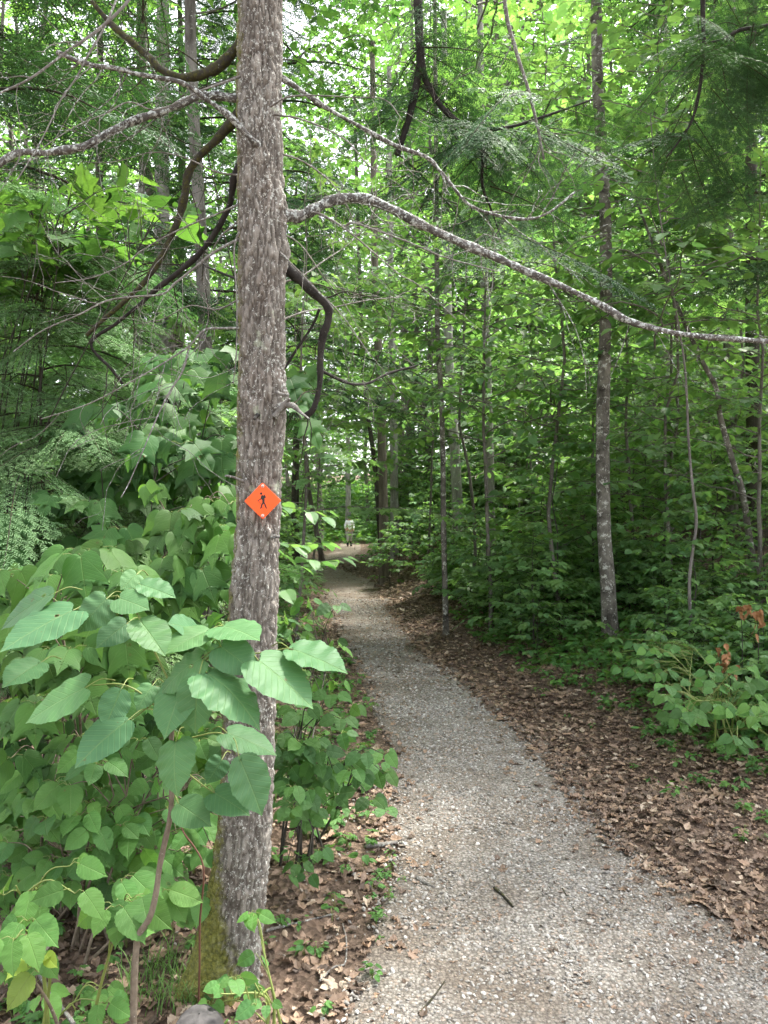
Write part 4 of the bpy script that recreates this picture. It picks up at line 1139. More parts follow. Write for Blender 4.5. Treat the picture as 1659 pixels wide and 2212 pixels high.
for i, (pts, w0, w1, y0, y1, mt, ntw) in enumerate(BR):
    k = len(pts)
    P = np.array([wp(px, py, y0 + (y1 - y0) * j / (k - 1)) for j, (px, py) in enumerate(pts)])
    n = max(8, int(np.linalg.norm(np.diff(P, axis=0), axis=1).sum() / 0.012))
    C = catmull(P, n)
    u = np.linspace(0, 1, n)
    r = (w0 + (w1 - w0) * u ** 0.8) / 2 / F * (y0 + (y1 - y0) * u)
    rmx = r.max()
    C[2:] += ((np.stack([vnoise(np.stack([u * n * 0.06 + i * 5, 0 * u + s_ * 9, 0 * u], -1)) for s_ in range(3)], -1) - 0.5) * min(0.012, rmx * 1.1))[2:]
    r = r * (1 + 0.22 * (vnoise(np.stack([u * n * 0.18, 0 * u + i, 0 * u], -1)) - 0.5) + (0.55 * np.exp(-u * n * 0.012 / 0.05) if w0 > 10 else 0)) * (1 + (0.35 if w0 > 8 else 0.15) * (vnoise(np.stack([u * n * 0.45, 0 * u + i + 50, 0 * u], -1)) - 0.5))
    mb = MB()
    mo = 0.52 if (i in (4, 7)) else (0.40 if mt == 'limb_dark' else 0.2)
    mb.tube(C - TB, r, 14 if w0 > 10 else 7, 0, (0.5, mo, 0.5), jitter=0.30 if w0 > 10 else 0.15)
    twigs_on(mb, C - TB, int(ntw * 1.7), r.mean(), 40 + i)
    part('branch' if w0 > 8 else 'twig', mb.mesh('branch', M[mt]), big)

# ------------------------------------------------------------------ the trail marker
m = NT('orange_plate')
M['orange'] = m.done(m.bsdf((0.92, 0.095, 0.006), 0.35, 0.5))
m = NT('black_paint'); M['black'] = m.done(m.bsdf((0.012, 0.011, 0.010), 0.5, 0.4))
m = NT('steel'); b = m.bsdf((0.55, 0.40, 0.36), 0.45, 0.6); M['steel'] = m.done(b)
SY = TY - 0.103
cpos = wp(567.5, 1082, SY)
marker = thing('trail_marker', 'orange diamond hiking marker with a black walker, fixed to the big trunk', 'sign', cpos)
half = 40.0 / F * SY
def plate(half, rc=0.004, th_=0.0025):
    pts = []
    for k in range(4):
        a = k * math.pi / 2 + R(0.8)
        cxp, czp = (half - rc * 1.414) * math.cos(a), (half - rc * 1.414) * math.sin(a)
        for s_ in np.linspace(-math.pi / 4, math.pi / 4, 6):
            pts.append((cxp + rc * math.cos(a + s_), czp + rc * math.sin(a + s_)))
    n = len(pts)
    p = np.array(pts)
    mb = MB()
    cur = lambda q: 0.0
    e = 0.0006
    ins = p * (1 - e / half)
    v = np.vstack([np.column_stack([p[:, 0], np.full(n, th_ / 2), p[:, 1]]), np.column_stack([p[:, 0], np.full(n, -th_ / 2 + e), p[:, 1]]), np.column_stack([ins[:, 0], np.full(n, -th_ / 2), ins[:, 1]]), [[0, -th_ / 2, 0], [0, th_ / 2, 0]]])
    i = np.arange(n); j = (i + 1) % n
    mb.add(v, np.concatenate([np.stack([i, j, j + n], -1), np.stack([i, j + n, i + n], -1), np.stack([i + n, j + n, j + 2 * n], -1), np.stack([i + n, j + 2 * n, i + 2 * n], -1), np.stack([i + 2 * n, j + 2 * n, np.full(n, 3 * n)], -1), np.stack([j, i, np.full(n, 3 * n + 1)], -1)]))
    return mb
part('plate', plate(half).mesh('marker_plate', M['orange'], False), marker)
polys = [
 [(763 + 25 * math.cos(a), 447 + 25 * math.sin(a)) for a in np.linspace(0, 6.283, 18, endpoint=False)],
 [(775, 483), (792, 478), (812, 488), (822, 512), (836, 548), (838, 600), (836, 640), (830, 660), (800, 655), (788, 640), (787, 600), (778, 566), (762, 530), (762, 503)],
 [(766, 500), (786, 520), (778, 560), (762, 572), (700, 601), (688, 600), (686, 590), (748, 558), (758, 530)],
 [(820, 478), (836, 468), (844, 474), (850, 500), (862, 518), (864, 538), (846, 546), (834, 545), (822, 512)],
 [(826, 636), (842, 636), (850, 660), (886, 755), (888, 766), (868, 768), (860, 752), (826, 672), (818, 656)],
 [(792, 636), (824, 652), (804, 676), (788, 700), (782, 730), (768, 764), (740, 772), (736, 766), (752, 742), (758, 704), (768, 676)],
 [(692, 592), (697, 590), (765, 668), (760, 672)],
 [(780, 738), (786, 734), (803, 766), (797, 769)],
]
mb = MB()
for k, pl in enumerate(polys):
    q = np.array(pl, float)
    xz = np.column_stack([(q[:, 0] - 795) / 395 * half, -(q[:, 1] - 603) / 395 * half])
    n = len(xz)
    yv = -0.00125 - 0.0003 - 0.00012 * k
    c = xz.mean(0)
    import mathutils
    tri = mathutils.geometry.tessellate_polygon([[Vector((a[0], a[1], 0)) for a in xz]])
    v = np.column_stack([xz[:, 0], np.full(n, yv), xz[:, 1]])
    vb = v.copy(); vb[:, 1] = -0.0011
    mb.add(v, np.array(tri))
    i = np.arange(n); j = (i + 1) % n
    mb.add(np.vstack([v, vb]), np.stack([i, j, j + n, i + n], -1))
part('pictogram', mb.mesh('marker_walker', M['black'], False), marker)
for zz in (0.80, -0.80):
    mb = MB()
    a = np.linspace(0, 2 * np.pi, 14, endpoint=False)
    rings = [(0.0055, 0.0), (0.0052, -0.0014), (0.0038, -0.0026), (0.001, -0.0031)]
    v = np.concatenate([np.column_stack([r_ * np.cos(a), np.full(14, -0.00125 + yy), r_ * np.sin(a) + zz * half]) for r_, yy in rings])
    f = []
    for k in range(3):
        i = np.arange(14); j = (i + 1) % 14
        f.append(np.stack([k * 14 + i, k * 14 + j, k * 14 + 14 + j, k * 14 + 14 + i], -1))
    mb.add(v, np.concatenate(f))
    part('nail_head', mb.mesh('nail_head', M['steel']), marker)

# ------------------------------------------------------------------ foreground leaves on the left
def hero_leaves(mb, items, tpls, Yd, mat=0, face=0.35, pet_mat=1, stem_pt=None):
    """items: (base px, tip px, depth offset); each leaf faces up and a little to the viewer"""
    for k, (bx, by, tx, ty, wpx, dy) in enumerate(items):
        Y0 = Yd + dy
        P0 = wp(bx, by, Y0)
        L2 = math.hypot(tx - bx, ty - by)
        fore = rng.uniform(-0.02, 0.10) + 0.03
        P1 = wp(tx, ty, Y0 - fore)
        d = P1 - P0
        L = np.linalg.norm(d)
        # tilt of the blade from its apparent width
        tpl = tpls[k % len(tpls)]
        true_w = L * (np.abs(tpl[0][:, 0]).max() * 2)
        app_w = wpx / F * Y0
        cosr = min(1.0, app_w / true_w)
        view = unit(-P0 + np.array([0, 0, EYE]))
        dn = unit(d)
        nf = unit(view - dn * np.dot(view, dn))          # facing normal
        bn = np.cross(dn, nf)
        if bn[2] < 0: bn = -bn
        ang = math.acos(max(0.25, cosr)) * 0.95
        N = nf * math.cos(ang) + bn * math.sin(ang)
        if N[2] < 0 and nf[2] > -0.5: N = nf * math.cos(ang) - bn * math.sin(ang) if (nf * math.cos(ang) - bn * math.sin(ang))[2] > N[2] else N
        t = leaf_tint(1, 0.35, 0.7)
        mb.leaves(tpl, [P0], [dn], [N], [L], mat, t)
        back = P0 - dn * L * 0.35 + np.array([0, 0.05, -0.02])
        mid_ = (P0 + back) / 2 + np.array([0, 0, 0.012])
        mb.tube(catmull([P0 + dn * 0.004, mid_, back], 8), np.linspace(0.0013, 0.0017, 8), 5, pet_mat, cap=False)

HERO = [
 (161, 1317, 0, 1388, 66, 0.00), (117, 1282, -12, 1340, 44, 0.05), (232, 1292, 165, 1354, 72, 0.02), (256, 1292, 318, 1310, 60, 0.02), (300, 1338, 356, 1406, 76, 0.0), (276, 1346, 208, 1392, 58, 0.08),
 (455, 1361, 357, 1392, 42, 0.05), (437, 1420, 331, 1474, 62, 0.0), (187, 1484, 50, 1548, 64, -0.02), (262, 1488, 226, 1574, 72, 0.0), (402, 1464, 348, 1584, 86, 0.02), (430, 1455, 412, 1582, 84, -0.05),
 (445, 1452, 571, 1526, 76, -0.04), (556, 1425, 678, 1513, 92, -0.02), (623, 1400, 748, 1440, 56, 0.05), (476, 1396, 552, 1448, 84, 0.0), (279, 1554, 159, 1638, 74, -0.03), (380, 1600, 362, 1704, 76, -0.05),
 (488, 1583, 597, 1618, 52, 0.05), (515, 1633, 571, 1758, 88, -0.05), (462, 1712, 537, 1752, 68, 0.0), (384, 1735, 445, 1772, 74, 0.03), (330, 1480, 296, 1522, 50, 0.06), (480, 1352, 556, 1368, 48, 0.05), (300, 1262, 378, 1284, 42, 0.06), (296, 1240, 262, 1270, 44, 0.08),
 (60, 1378, 28, 1398, 34, 0.0), (480, 1640, 448, 1690, 56, 0.1), (430, 1365, 372, 1340, 40, 0.1), (90, 1430, 8, 1475, 55, 0.1),
]
HY = 2.0
mb = MB()
T_HERO3 = leaf_outline(toothed(heart_pts, 40, 0.008), 4, -0.05, 0.32, 0.03)
T_HERO4 = leaf_outline(toothed(oval_pts, 40, 0.008), 4, 0.24, 0.10, 0.025)
hero_leaves(mb, HERO, [T_HERO, T_HERO2, T_HERO3, T_HERO, T_HERO4], HY, 0, pet_mat=1)
sb = MB()
stem_px = [(288, 2330), (288, 2212), (290, 2120), (294, 2050), (299, 2020), (322, 1985), (336, 1935), (345, 1870), (357, 1815), (368, 1762), (371, 1700), (369, 1630), (372, 1570)]
SP = np.array([wp(a, b, HY + 0.02 + 0.0001 * k) for k, (a, b) in enumerate(stem_px)])
gz = g1(SP[0][0], HY)
SP = np.vstack([[SP[0][0], HY + 0.02, gz - 0.05], SP])
C = catmull(SP, 110)
sb.tube(C, np.linspace(0.0098, 0.0062, 110) * (1 + 0.18 * (vnoise(np.stack([np.arange(110) * 0.3, np.zeros(110), np.zeros(110)], -1)) - 0.5)), 10, 0, jitter=0.08)
for pts, r0 in [([(372, 1570), (390, 1520), (430, 1450), (470, 1400), (520, 1392), (556, 1425)], 0.004), ([(372, 1590), (330, 1520), (270, 1480), (200, 1480)], 0.0032), ([(390, 1520), (340, 1420), (300, 1330), (260, 1290), (232, 1290)], 0.0032), ([(371, 1610), (420, 1592), (480, 1585), (510, 1630)], 0.0028), ([(470, 1400), (540, 1412), (623, 1400)], 0.0028), ([(232, 1290), (160, 1317), (110, 1290)], 0.0022), ([(369, 1640), (430, 1690), (462, 1712)], 0.0025), ([(330, 1520), (290, 1550), (279, 1554)], 0.002), ([(371, 1700), (378, 1720), (384, 1735)], 0.002)]:
    c = catmull([wp(a, b, HY + 0.04) for a, b in pts], 24)
    sb.tube(c, np.linspace(r0, r0 * 0.5, 24), 6, 1)
loc = np.array([SP[0][0], HY, gz])
root = thing('basswood_sapling', 'sapling with large blue green heart shaped leaves in front of the big trunk', 'plant', loc)
part('stem', shift(sb, loc).mesh('basswood_stem', [M['stem_brown'], M['stem_green']]), root)
part('foliage', shift(mb, loc).mesh('basswood_leaves', [M['leaf_hero'], M['stem_green']]), root)

def leafy_mass(name, label, cat, regions, tpls, mats, stem_mat, base_px, Yb, pairs=True, size=0.13, hang=1.0, seed=1, face=0.9, tnt=(0.25, 0.8), yel=None):
    """plant whose twigs spread through boxes of view space at real depths; leaves in opposite pairs"""
    global rng
    keep, rng = rng, np.random.default_rng(seed)
    L_, S_ = MB(), MB()
    x0 = (base_px - 829.5) / F * Yb
    loc = np.array([x0, Yb, g1(x0, Yb)])
    root = thing(name, label, cat, loc)
    for (xa, ya, xb, yb, Ya, Yc, n, sz) in regions:
        hubs = []
        for k in range(max(1, n // 8)):
            top = wp(rng.uniform(xa * 0.8 + xb * 0.2, xa * 0.2 + xb * 0.8), ya * 0.8 + yb * 0.2 + rng.uniform(0, 0.5) * (yb - ya), rng.uniform(Ya, Yc))
            b = np.array([loc[0] + rng.normal(0, 0.1), loc[1] + rng.normal(0, 0.08), loc[2] - 0.05])
            mid_ = b + (top - b) * np.array([0.3, 0.3, 0.62]) + rng.normal(0, 0.04, 3)
            c = catmull([b, mid_, top], 30)
            S_.tube(c, np.linspace(0.007, 0.002, 30), 6, 0)
            hubs.append(c[10:])
        hubs = np.concatenate(hubs)
        for k in range(n):
            px, py = rng.uniform(xa, xb), rng.uniform(ya, yb)
            Y = rng.uniform(Ya, Yc)
            p = wp(px, py, Y)
            st = hubs[np.argmin(((hubs - p - np.array([0, 0, -0.12])) ** 2).sum(1))]
            c = catmull([st, (st + p) / 2 + np.array([0, 0, 0.04]), p], 10)
            S_.tube(c, np.linspace(0.0028, 0.0012, 10), 5, 0, cap=False)
            out = unit(np.array([p[0] - loc[0], p[1] - loc[1] - 0.5, 0]) + rng.normal(0, 0.35, 3) * [1, 1, 0])
            sidev = np.array([-out[1], out[0], 0])
            dirs = [sidev, -sidev, out] if pairs else [out]
            if pairs == 3: dirs = [sidev * 1.0 + out * 0.2, -sidev + out * 0.2, out]
            tt = leaf_tint(1, *tnt)[0]
            if yel is not None: tt[1] = np.clip(rng.normal(yel, 0.25), 0, 1)
            for d in dirs:
                if rng.random() < 0.12: continue
                ld = unit(d * rng.uniform(0.5, 1.0) + out * 0.25 + np.array([0, 0, -hang * rng.uniform(0.3, 1.7)]) + rng.normal(0, 0.15, 3))
                nn = unit(np.array([0, 0, 1.0]) * 0.75 + d * 0.6 + np.array([0, -face, 0]) + rng.normal(0, 0.36, 3))
                s = sz * rng.uniform(0.65, 1.15)
                q = p + unit(d) * sz * 0.35 + np.array([0, 0, 0.01])
                t1 = np.clip(tt + rng.normal(0, 0.1, 3), 0, 1)
                L_.leaves(tpls[rng.integers(len(tpls))], [q], [ld], [nn], [s], 0, t1[None])
                S_.tube(np.array([p, (p + q) / 2 + [0, 0, 0.008], q]), 0.0011, 4, 1, cap=False)
    rng = keep
    part('stem', shift(S_, loc).mesh(name + '_stem', [stem_mat, M['stem_green']]), root)
    part('foliage', shift(L_, loc).mesh(name + '_leaves', mats), root)
    return root

leafy_mass('striped_maple', 'bright three lobed maple leaves spreading left of the big trunk', 'plant',
   [(300, 1050, 500, 1180, 2.7, 3.1, 12, 0.115), (260, 1150, 500, 1300, 2.7, 3.2, 16, 0.135), (0, 1170, 300, 1400, 2.5, 3.3, 26, 0.145), (60, 1370, 300, 1530, 2.4, 2.8, 10, 0.125)],
   [T_GOOSE, T_GOOSE2, T_GOOSE], [M['leaf_goose']], M['stem_brown'], 150, 3.0, 2, seed=31, yel=0.6, tnt=(0.15, 0.7))
leafy_mass('striped_maple', 'cool green three lobed leaves below the large heart shaped ones', 'plant',
   [(0, 1780, 260, 1960, 2.7, 3.2, 14, 0.10), (0, 1540, 200, 1760, 2.6, 3.1, 24, 0.11), (150, 1560, 480, 1760, 2.9, 3.5, 20, 0.115), (0, 1400, 120, 1520, 2.8, 3.2, 6, 0.11)],
   [T_GOOSE, T_GOOSE2, T_GOOSE], [M['leaf_goose']], M['stem_brown'], 90, 3.0, 2, seed=41, yel=0.2, tnt=(0.1, 0.6))
leafy_mass('striped_maple', 'darker large lobed maple leaves higher up behind the dead twigs', 'plant',
   [(300, 760, 520, 1000, 3.6, 4.4, 30, 0.17), (120, 860, 520, 1120, 3.5, 4.6, 46, 0.16), (0, 1000, 260, 1250, 3.4, 4.2, 26, 0.15), (610, 780, 670, 960, 3.2, 3.6, 5, 0.14), (0, 1300, 480, 1700, 3.5, 4.4, 60, 0.13)],
   [T_GOOSE, T_GOOSE2, T_MAPLE], [M['leaf_goose']], M['stem_dark'], 330, 4.1, 2, seed=32, yel=0.15, tnt=(0.1, 0.5))
leafy_mass('viburnum_shrub', 'ribbed oval leaved shrub low down left of the big trunk', 'shrub',
   [(180, 1600, 470, 1860, 2.55, 3.0, 42, 0.085), (0, 1740, 440, 1960, 2.5, 3.0, 44, 0.09), (60, 1640, 330, 1800, 2.4, 2.8, 14, 0.09), (330, 1860, 430, 1940, 2.8, 3.1, 6, 0.075), (240, 1860, 350, 1990, 2.2, 2.4, 5, 0.10)],
   [T_VIB, T_HERO2], [M['leaf_vib']], M['stem_brown'], 200, 2.8, 3, seed=33, size=0.09, hang=0.5, yel=0.4)
leafy_mass('bramble', 'bramble with pale three part leaves at the lower left edge', 'plant',
   [(0, 1830, 170, 1960, 1.95, 2.15, 5, 0.085), (0, 1990, 110, 2100, 1.9, 2.1, 4, 0.085), (200, 1920, 330, 2010, 2.0, 2.2, 4, 0.10), (80, 2120, 260, 2212, 2.2, 2.5, 8, 0.07)],
   [T_VIB], [M['leaf_vib']], M['stem_green'], 60, 2.2, 3, seed=34, hang=0.55, yel=0.75)
leafy_mass('yellow_seedling', 'seedling with yellowing young leaves at the lower left edge', 'plant',
   [(20, 2060, 90, 2110, 1.9, 2.0, 2, 0.075)],
   [T_VIB], [M['leaf_yellow']], M['stem_brown'], 70, 2.1, 3, seed=35, hang=0.4)
leafy_mass('viburnum_shrub', 'leafy shrub against the right side of the big trunk above the litter', 'shrub',
   [(600, 1480, 760, 1700, 3.2, 3.9, 34, 0.085), (590, 1600, 830, 1760, 3.2, 3.7, 34, 0.08), (600, 1700, 690, 1900, 2.9, 3.2, 14, 0.065), (610, 1300, 740, 1480, 4.2, 5.0, 20, 0.09)],
   [T_VIB, T_HERO2], [M['leaf_vib']], M['stem_dark'], 650, 3.5, 3, seed=36, hang=0.4, yel=0.25, tnt=(0.1, 0.55))
leafy_mass('herb_plant', 'small round leaved herb at the foot of the big trunk', 'plant',
   [(530, 1960, 585, 2100, 2.3, 2.4, 3, 0.055), (500, 2110, 620, 2200, 2.2, 2.4, 7, 0.05), (450, 2130, 500, 2190, 2.2, 2.3, 2, 0.04)],
   [T_VIB, T_HERO], [M['leaf_vib']], M['stem_green'], 560, 2.32, 3, seed=37, hang=0.2, yel=0.45)
leafy_mass('broadleaf_sapling', 'sapling spray of light flat leaves at the left edge above the young hemlock', 'plant',
   [(0, 390, 300, 560, 3.6, 4.6, 60, 0.12), (240, 430, 380, 500, 3.0, 3.3, 5, 0.13), (0, 540, 200, 640, 4.0, 4.6, 24, 0.11)],
   [T_GOOSE, T_MAPLE], [M['leaf_goose']], M['stem_dark'], -40, 4.2, 2, seed=38, hang=0.15, yel=0.45, face=0.0, tnt=(0.1, 0.6))
leafy_mass('viburnum_shrub', 'sunlit oval leaved shrub spilling on to the litter at the right edge', 'shrub',
   [(1420, 1440, 1659, 1560, 4.4, 5.2, 44, 0.085), (1300, 1380, 1560, 1470, 5.0, 6.0, 30, 0.085), (1560, 1520, 1700, 1620, 4.0, 4.6, 14, 0.08)],
   [T_VIB, T_OVAL], [M['leaf_vib']], M['stem_green'], 1560, 5.0, 3, seed=39, hang=0.3, yel=0.45)

# red cane beside the trunk
mb = MB()
c = catmull([wp(a, b, 2.35) for a, b in [(428, 2190), (431, 2090), (432, 1990), (440, 1900), (436, 1860), (420, 1830), (395, 1795), (385, 1760)]], 50)
mb.tube(c, np.linspace(0.0034, 0.0024, 50), 8, 0)
loc = c[0] + [0, 0, 0]
root = tag(part('cane', shift(mb, loc).mesh('red_cane', M['stem_red']), None, loc), 'thin red brown cane arching beside the left flank of the big trunk', 'plant stem')

# ------------------------------------------------------------------ ground cover, grass
mb = MB()
def cover(n, xf, ylo, yhi, smin, smax, ypw=1.0):
    y = ylo + (yhi - ylo) * rng.random(n) ** ypw
    x = xf(y, rng.random(n))
    z = ground(x, y)
    for k in range(n):
        nl = rng.integers(4, 10)
        s = rng.uniform(smin, smax)
        hgt = s * rng.uniform(0.6, 2.4)
        a = rng.uniform(0, 6.28, nl)
        rad_ = s * rng.uniform(0.15, 0.9, nl)
        hh_ = hgt * rng.uniform(0.5, 1.0, nl)
        P = np.stack([x[k] + np.cos(a) * rad_, y[k] + np.sin(a) * rad_, z[k] + hh_], -1)
        D = np.stack([np.cos(a), np.sin(a), rng.uniform(-0.5, 0.15, nl)], -1)
        N = unit(np.stack([rng.normal(0, 0.25, nl), rng.normal(0, 0.25, nl), np.ones(nl)], -1))
        mb.leaves(T_OVAL if k % 3 else T_MAPLE, P, D, N, s * rng.uniform(0.6, 1.1, nl), 0)
        for q in range(0, nl, 2):
            mb.tube(np.array([[x[k], y[k], z[k] - 0.01], [x[k] + 0.3 * (P[q, 0] - x[k]), y[k] + 0.3 * (P[q, 1] - y[k]), z[k] + hh_[q] * 0.7], P[q]]), 0.0012, 3, 1, cap=False)
def right_cover(a, b): return lambda y, u: path_c(y) + path_h(y) + a + (b - a) * u ** 0.7
def left_cover(a, b): return lambda y, u: path_c(y) - path_h(y) - a - (b - a) * u
cover(520, right_cover(0.95, 3.0), 4.3, 9, 0.04, 0.08)
cover(700, right_cover(0.7, 4.0), 8, 18, 0.05, 0.10)
cover(60, right_cover(0.3, 1.6), 3.6, 9, 0.025, 0.05)
cover(260, left_cover(0.15, 1.2), 3.6, 12, 0.035, 0.075)
cover(70, left_cover(-0.1, 0.9), 2.0, 3.6, 0.015, 0.04)
cover(150, lambda y, u: -2.6 + 1.7 * u, 2.2, 4.0, 0.03, 0.07)
cover(300, left_cover(0.3, 4.0), 10, 24, 0.06, 0.11)
cover(420, right_cover(0.8, 3.2), 4.6, 9.5, 0.05, 0.10)
cover(460, right_cover(0.5, 1.7), 6.4, 11, 0.045, 0.085)
cover(190, right_cover(0.6, 1.8), 4.2, 6.8, 0.03, 0.06)
cover(60, right_cover(0.2, 2.0), 3.0, 5.0, 0.02, 0.045)
cover(160, left_cover(0.0, 0.6), 3.4, 9, 0.03, 0.06)
cover(500, right_cover(0.5, 5.0), 16, 40, 0.10, 0.2)
cover(450, left_cover(0.3, 6.0), 22, 46, 0.12, 0.24)
cover(700, lambda y, u: -9 + 14 * u, 44.5, 64, 0.25, 0.5)
cover(900, lambda y, u: -16 + 30 * u, 56, 88, 0.5, 1.0)
o = part('ground_cover', mb.mesh('ground_cover', [M['leaf_vib'], M['stem_green']]))
tag(o, 'low seedlings and herbs growing along both edges of the path', 'ground cover', kind='stuff')

mb = MB()
def tuft(px, py, n, L, spread):
    Y = EYE * F / (py - 1106)
    cx_, cy_ = (px - 829.5) / F * Y, Y
    for k in range(n):
        x, y = cx_ + rng.normal(0, spread), cy_ + rng.normal(0, spread)
        b = np.array([x, y, g1(x, y) - 0.01])
        a = rng.uniform(0, 6.28); l = L * rng.uniform(0.5, 1.1); o_ = l * rng.uniform(0.2, 0.8)
        v = np.linspace(0, 1, 6)
        sp_ = b + np.column_stack([np.cos(a) * o_ * v ** 1.6, np.sin(a) * o_ * v ** 1.6, l * (v - 0.35 * v ** 2.5)])
        w = 0.0016 * (1 - v ** 2) + 0.0002
        sd_ = np.array([-math.sin(a), math.cos(a), 0])
        vv = np.vstack([sp_ - sd_ * w[:, None], sp_ + sd_ * w[:, None]])
        i = np.arange(5)
        mb.add(vv, np.stack([i, i + 6, i + 7, i + 1], -1), 0, np.tile(leaf_tint(1), (12, 1)))
for a in [(350, 2120, 90, 0.16, 0.06), (400, 2170, 70, 0.14, 0.05), (300, 2170, 60, 0.15, 0.05), (1640, 1620, 90, 0.22, 0.07), (1600, 1590, 50, 0.18, 0.06), (650, 1720, 60, 0.2, 0.07), (690, 1690, 40, 0.2, 0.06)]:
    tuft(*a)
o = part('grass', mb.mesh('grass', M['leaf_vib']))
tag(o, 'thin tufts of green grass beside the trunk and the bank', 'grass', kind='stuff')

# ------------------------------------------------------------------ sticks, wood, log
def stick(label, pts, r0, r1, mat, lift=0.006, seed=0):
    rr = np.random.default_rng(seed)
    P = []
    for px, py in pts:
        Y = EYE * F / (py - 1106)
        for _ in range(3):
            x = (px - 829.5) / F * Y
            Y = (EYE - g1(x, Y) - lift) * F / (py - 1106)
        x = (px - 829.5) / F * Y
        P.append((x, Y, g1(x, Y) + lift))
    C = catmull(P, 24); C[:, 2] += rr.normal(0, 0.0006, 24)
    mb = MB(); loc = C[0].copy()
    mb.tube(C - loc, np.linspace(r0, r1, 24), 9, 0, jitter=0.25)
    c0 = np.vstack([mb.V[0][:9], [[0, 0, 0]]])
    mb.add(c0, np.stack([(np.arange(9) + 1) % 9, np.arange(9), np.full(9, 9)], -1))
    o = part('stick', mb.mesh('stick', mat), None, loc)
    return tag(o, label, 'stick')
stick('dark broken stick lying in the middle of the gravel', [(1068, 1918), (1085, 1932), (1108, 1958)], 0.007, 0.0045, M['limb_dark'], 0.012)
stick('thin curved twig lying on the gravel right of the dark stick', [(1215, 1920), (1228, 1942), (1242, 1968)], 0.004, 0.002, M['limb_dark'], 0.006, 1)
stick('thin pale twig lying on the gravel left of the dark stick', [(1000, 1935), (1030, 1920), (1058, 1896)], 0.003, 0.002, M['twig'], 0.006, 2)
stick('pale chunk of bare wood at the left edge of the gravel', [(790, 1826), (825, 1824), (858, 1820)], 0.014, 0.010, M['twig'], 0.012, 3)
stick('short pale stick in the litter left of the gravel, below the bare wood', [(900, 1896), (920, 1908), (938, 1916)], 0.010, 0.006, M['twig'], 0.01, 4)
stick('long grey stick in the litter right of the trunk foot', [(575, 2010), (640, 1990), (720, 1975)], 0.006, 0.003, M['twig'], 0.008, 5)
stick('crooked twig beside the herbs right of the trunk foot', [(690, 2120), (720, 2090), (745, 2080), (748, 2030), (740, 1995)], 0.004, 0.002, M['twig'], 0.01, 6)
stick('dark thin stick at the bottom of the litter near the path edge', [(905, 2190), (935, 2155), (960, 2120)], 0.005, 0.002, M['limb_dark'], 0.008, 7)
stick('fallen pale twig among the herbs at the lower left corner', [(75, 2085), (105, 2135), (160, 2212)], 0.008, 0.006, M['twig'], 0.05, 8)
stick('small pale twig on the gravel near the front', [(1320, 2225), (1335, 2232), (1348, 2246)][0:3] if False else [(1318, 2100), (1330, 2120), (1342, 2135)], 0.003, 0.002, M['twig'], 0.006, 9)

m = NT('cut_log'); co = m.coord('Object'); n1 = m.noise(m.mapping(co, (1, 1, 1)), 30, 5)
M['log'] = m.done(m.bsdf(m.ramp(n1, (0.3, (0.028, 0.027, 0.028)), (0.7, (0.085, 0.08, 0.08))), 0.85, 0.3, m.bump(n1, 0.8, 0.006)))
mb = MB()
Lx = wp(430, 2205, 2.2)
Lc = np.array([Lx[0], Lx[1], g1(Lx[0], Lx[1])])
hs_ = Lx[2] + 0.012 - Lc[2]
th_, ph_ = np.meshgrid(np.linspace(0, 2 * np.pi, 48, endpoint=False), np.linspace(0, np.pi / 2, 26))
rx = 0.082 * np.clip(np.cos(ph_), 0.001, 1) ** 0.5
bx_ = np.stack([rx * np.cos(th_), rx * np.sin(th_), hs_ * (1 - (1 - np.sin(ph_)) ** 1.6)], -1)
bx_ = bx_ * (1 + 0.16 * (fbm(bx_ * [22, 22, 9], 4) - 0.5))[..., None]
bx_[0, :, 2] -= 0.05
ii = np.arange(26 * 48).reshape(26, 48); jj = np.roll(ii, -1, 1)
mb.add(bx_.reshape(-1, 3), np.stack([ii[:-1], jj[:-1], jj[1:], ii[1:]], -1).reshape(-1, 4))
o = part('stump', mb.mesh('stump', M['log']), None, Lc)
tag(o, 'rounded dark grey stump at the foot of the big trunk', 'stump')

# ------------------------------------------------------------------ dark limbs hanging from above
def hanging(label, pts, w0, w1, Y, sprays, seed, mat='limb_dark', ext=(0, -400)):
    rr = np.random.default_rng(seed)
    P = [wp(a, b, Y) for a, b in pts]
    C = catmull(P, 90)
    loc = C[0].copy()
    mb = MB()
    u = np.linspace(0, 1, 90)
    mb.tube(C - loc, (w0 + (w1 - w0) * u) / 2 / F * Y, 10, 0, (0.5, 0.3, 0.5), jitter=0.18)
    twigs_on(mb, C - loc, 7, 0.008, seed)
    root = thing('hanging_limb', label, 'branch', loc)
    part('branch', mb.mesh('hanging_limb', M[mat]), root)
    if sprays:
        f = MB()
        for k in range(sprays):
            i = rr.integers(12, 90)
            add_bough(f, BOUGHS[rr.integers(4)], C[i] - loc + rr.normal(0, 0.05, 3), rr.uniform(0, 6.28), rr.uniform(-0.9, -0.2), rr.normal(0, 0.3), rr.uniform(0.65, 1.15))
        part('foliage', f.mesh('hanging_sprays', [M['needle'], M['limb_dark']]), root)
hanging('thick dark limb hanging straight down at the top, right of the big trunk', [(898, -500), (900, -100), (905, 60), (908, 130), (896, 200), (882, 260), (858, 335)], 24, 12, 4.0, 14, 1)
hanging('dark limb curving away to the right from the thick hanging limb', [(908, 110), (916, 160), (928, 190), (955, 232), (990, 262), (1042, 280), (1110, 272), (1180, 250), (1280, 215)], 16, 4, 4.0, 24, 2)
hanging('dark limb dangling straight below the end of the curved limb', [(1040, 278), (1043, 330), (1042, 400), (1060, 450), (1085, 520)], 9, 3, 4.02, 7, 3)
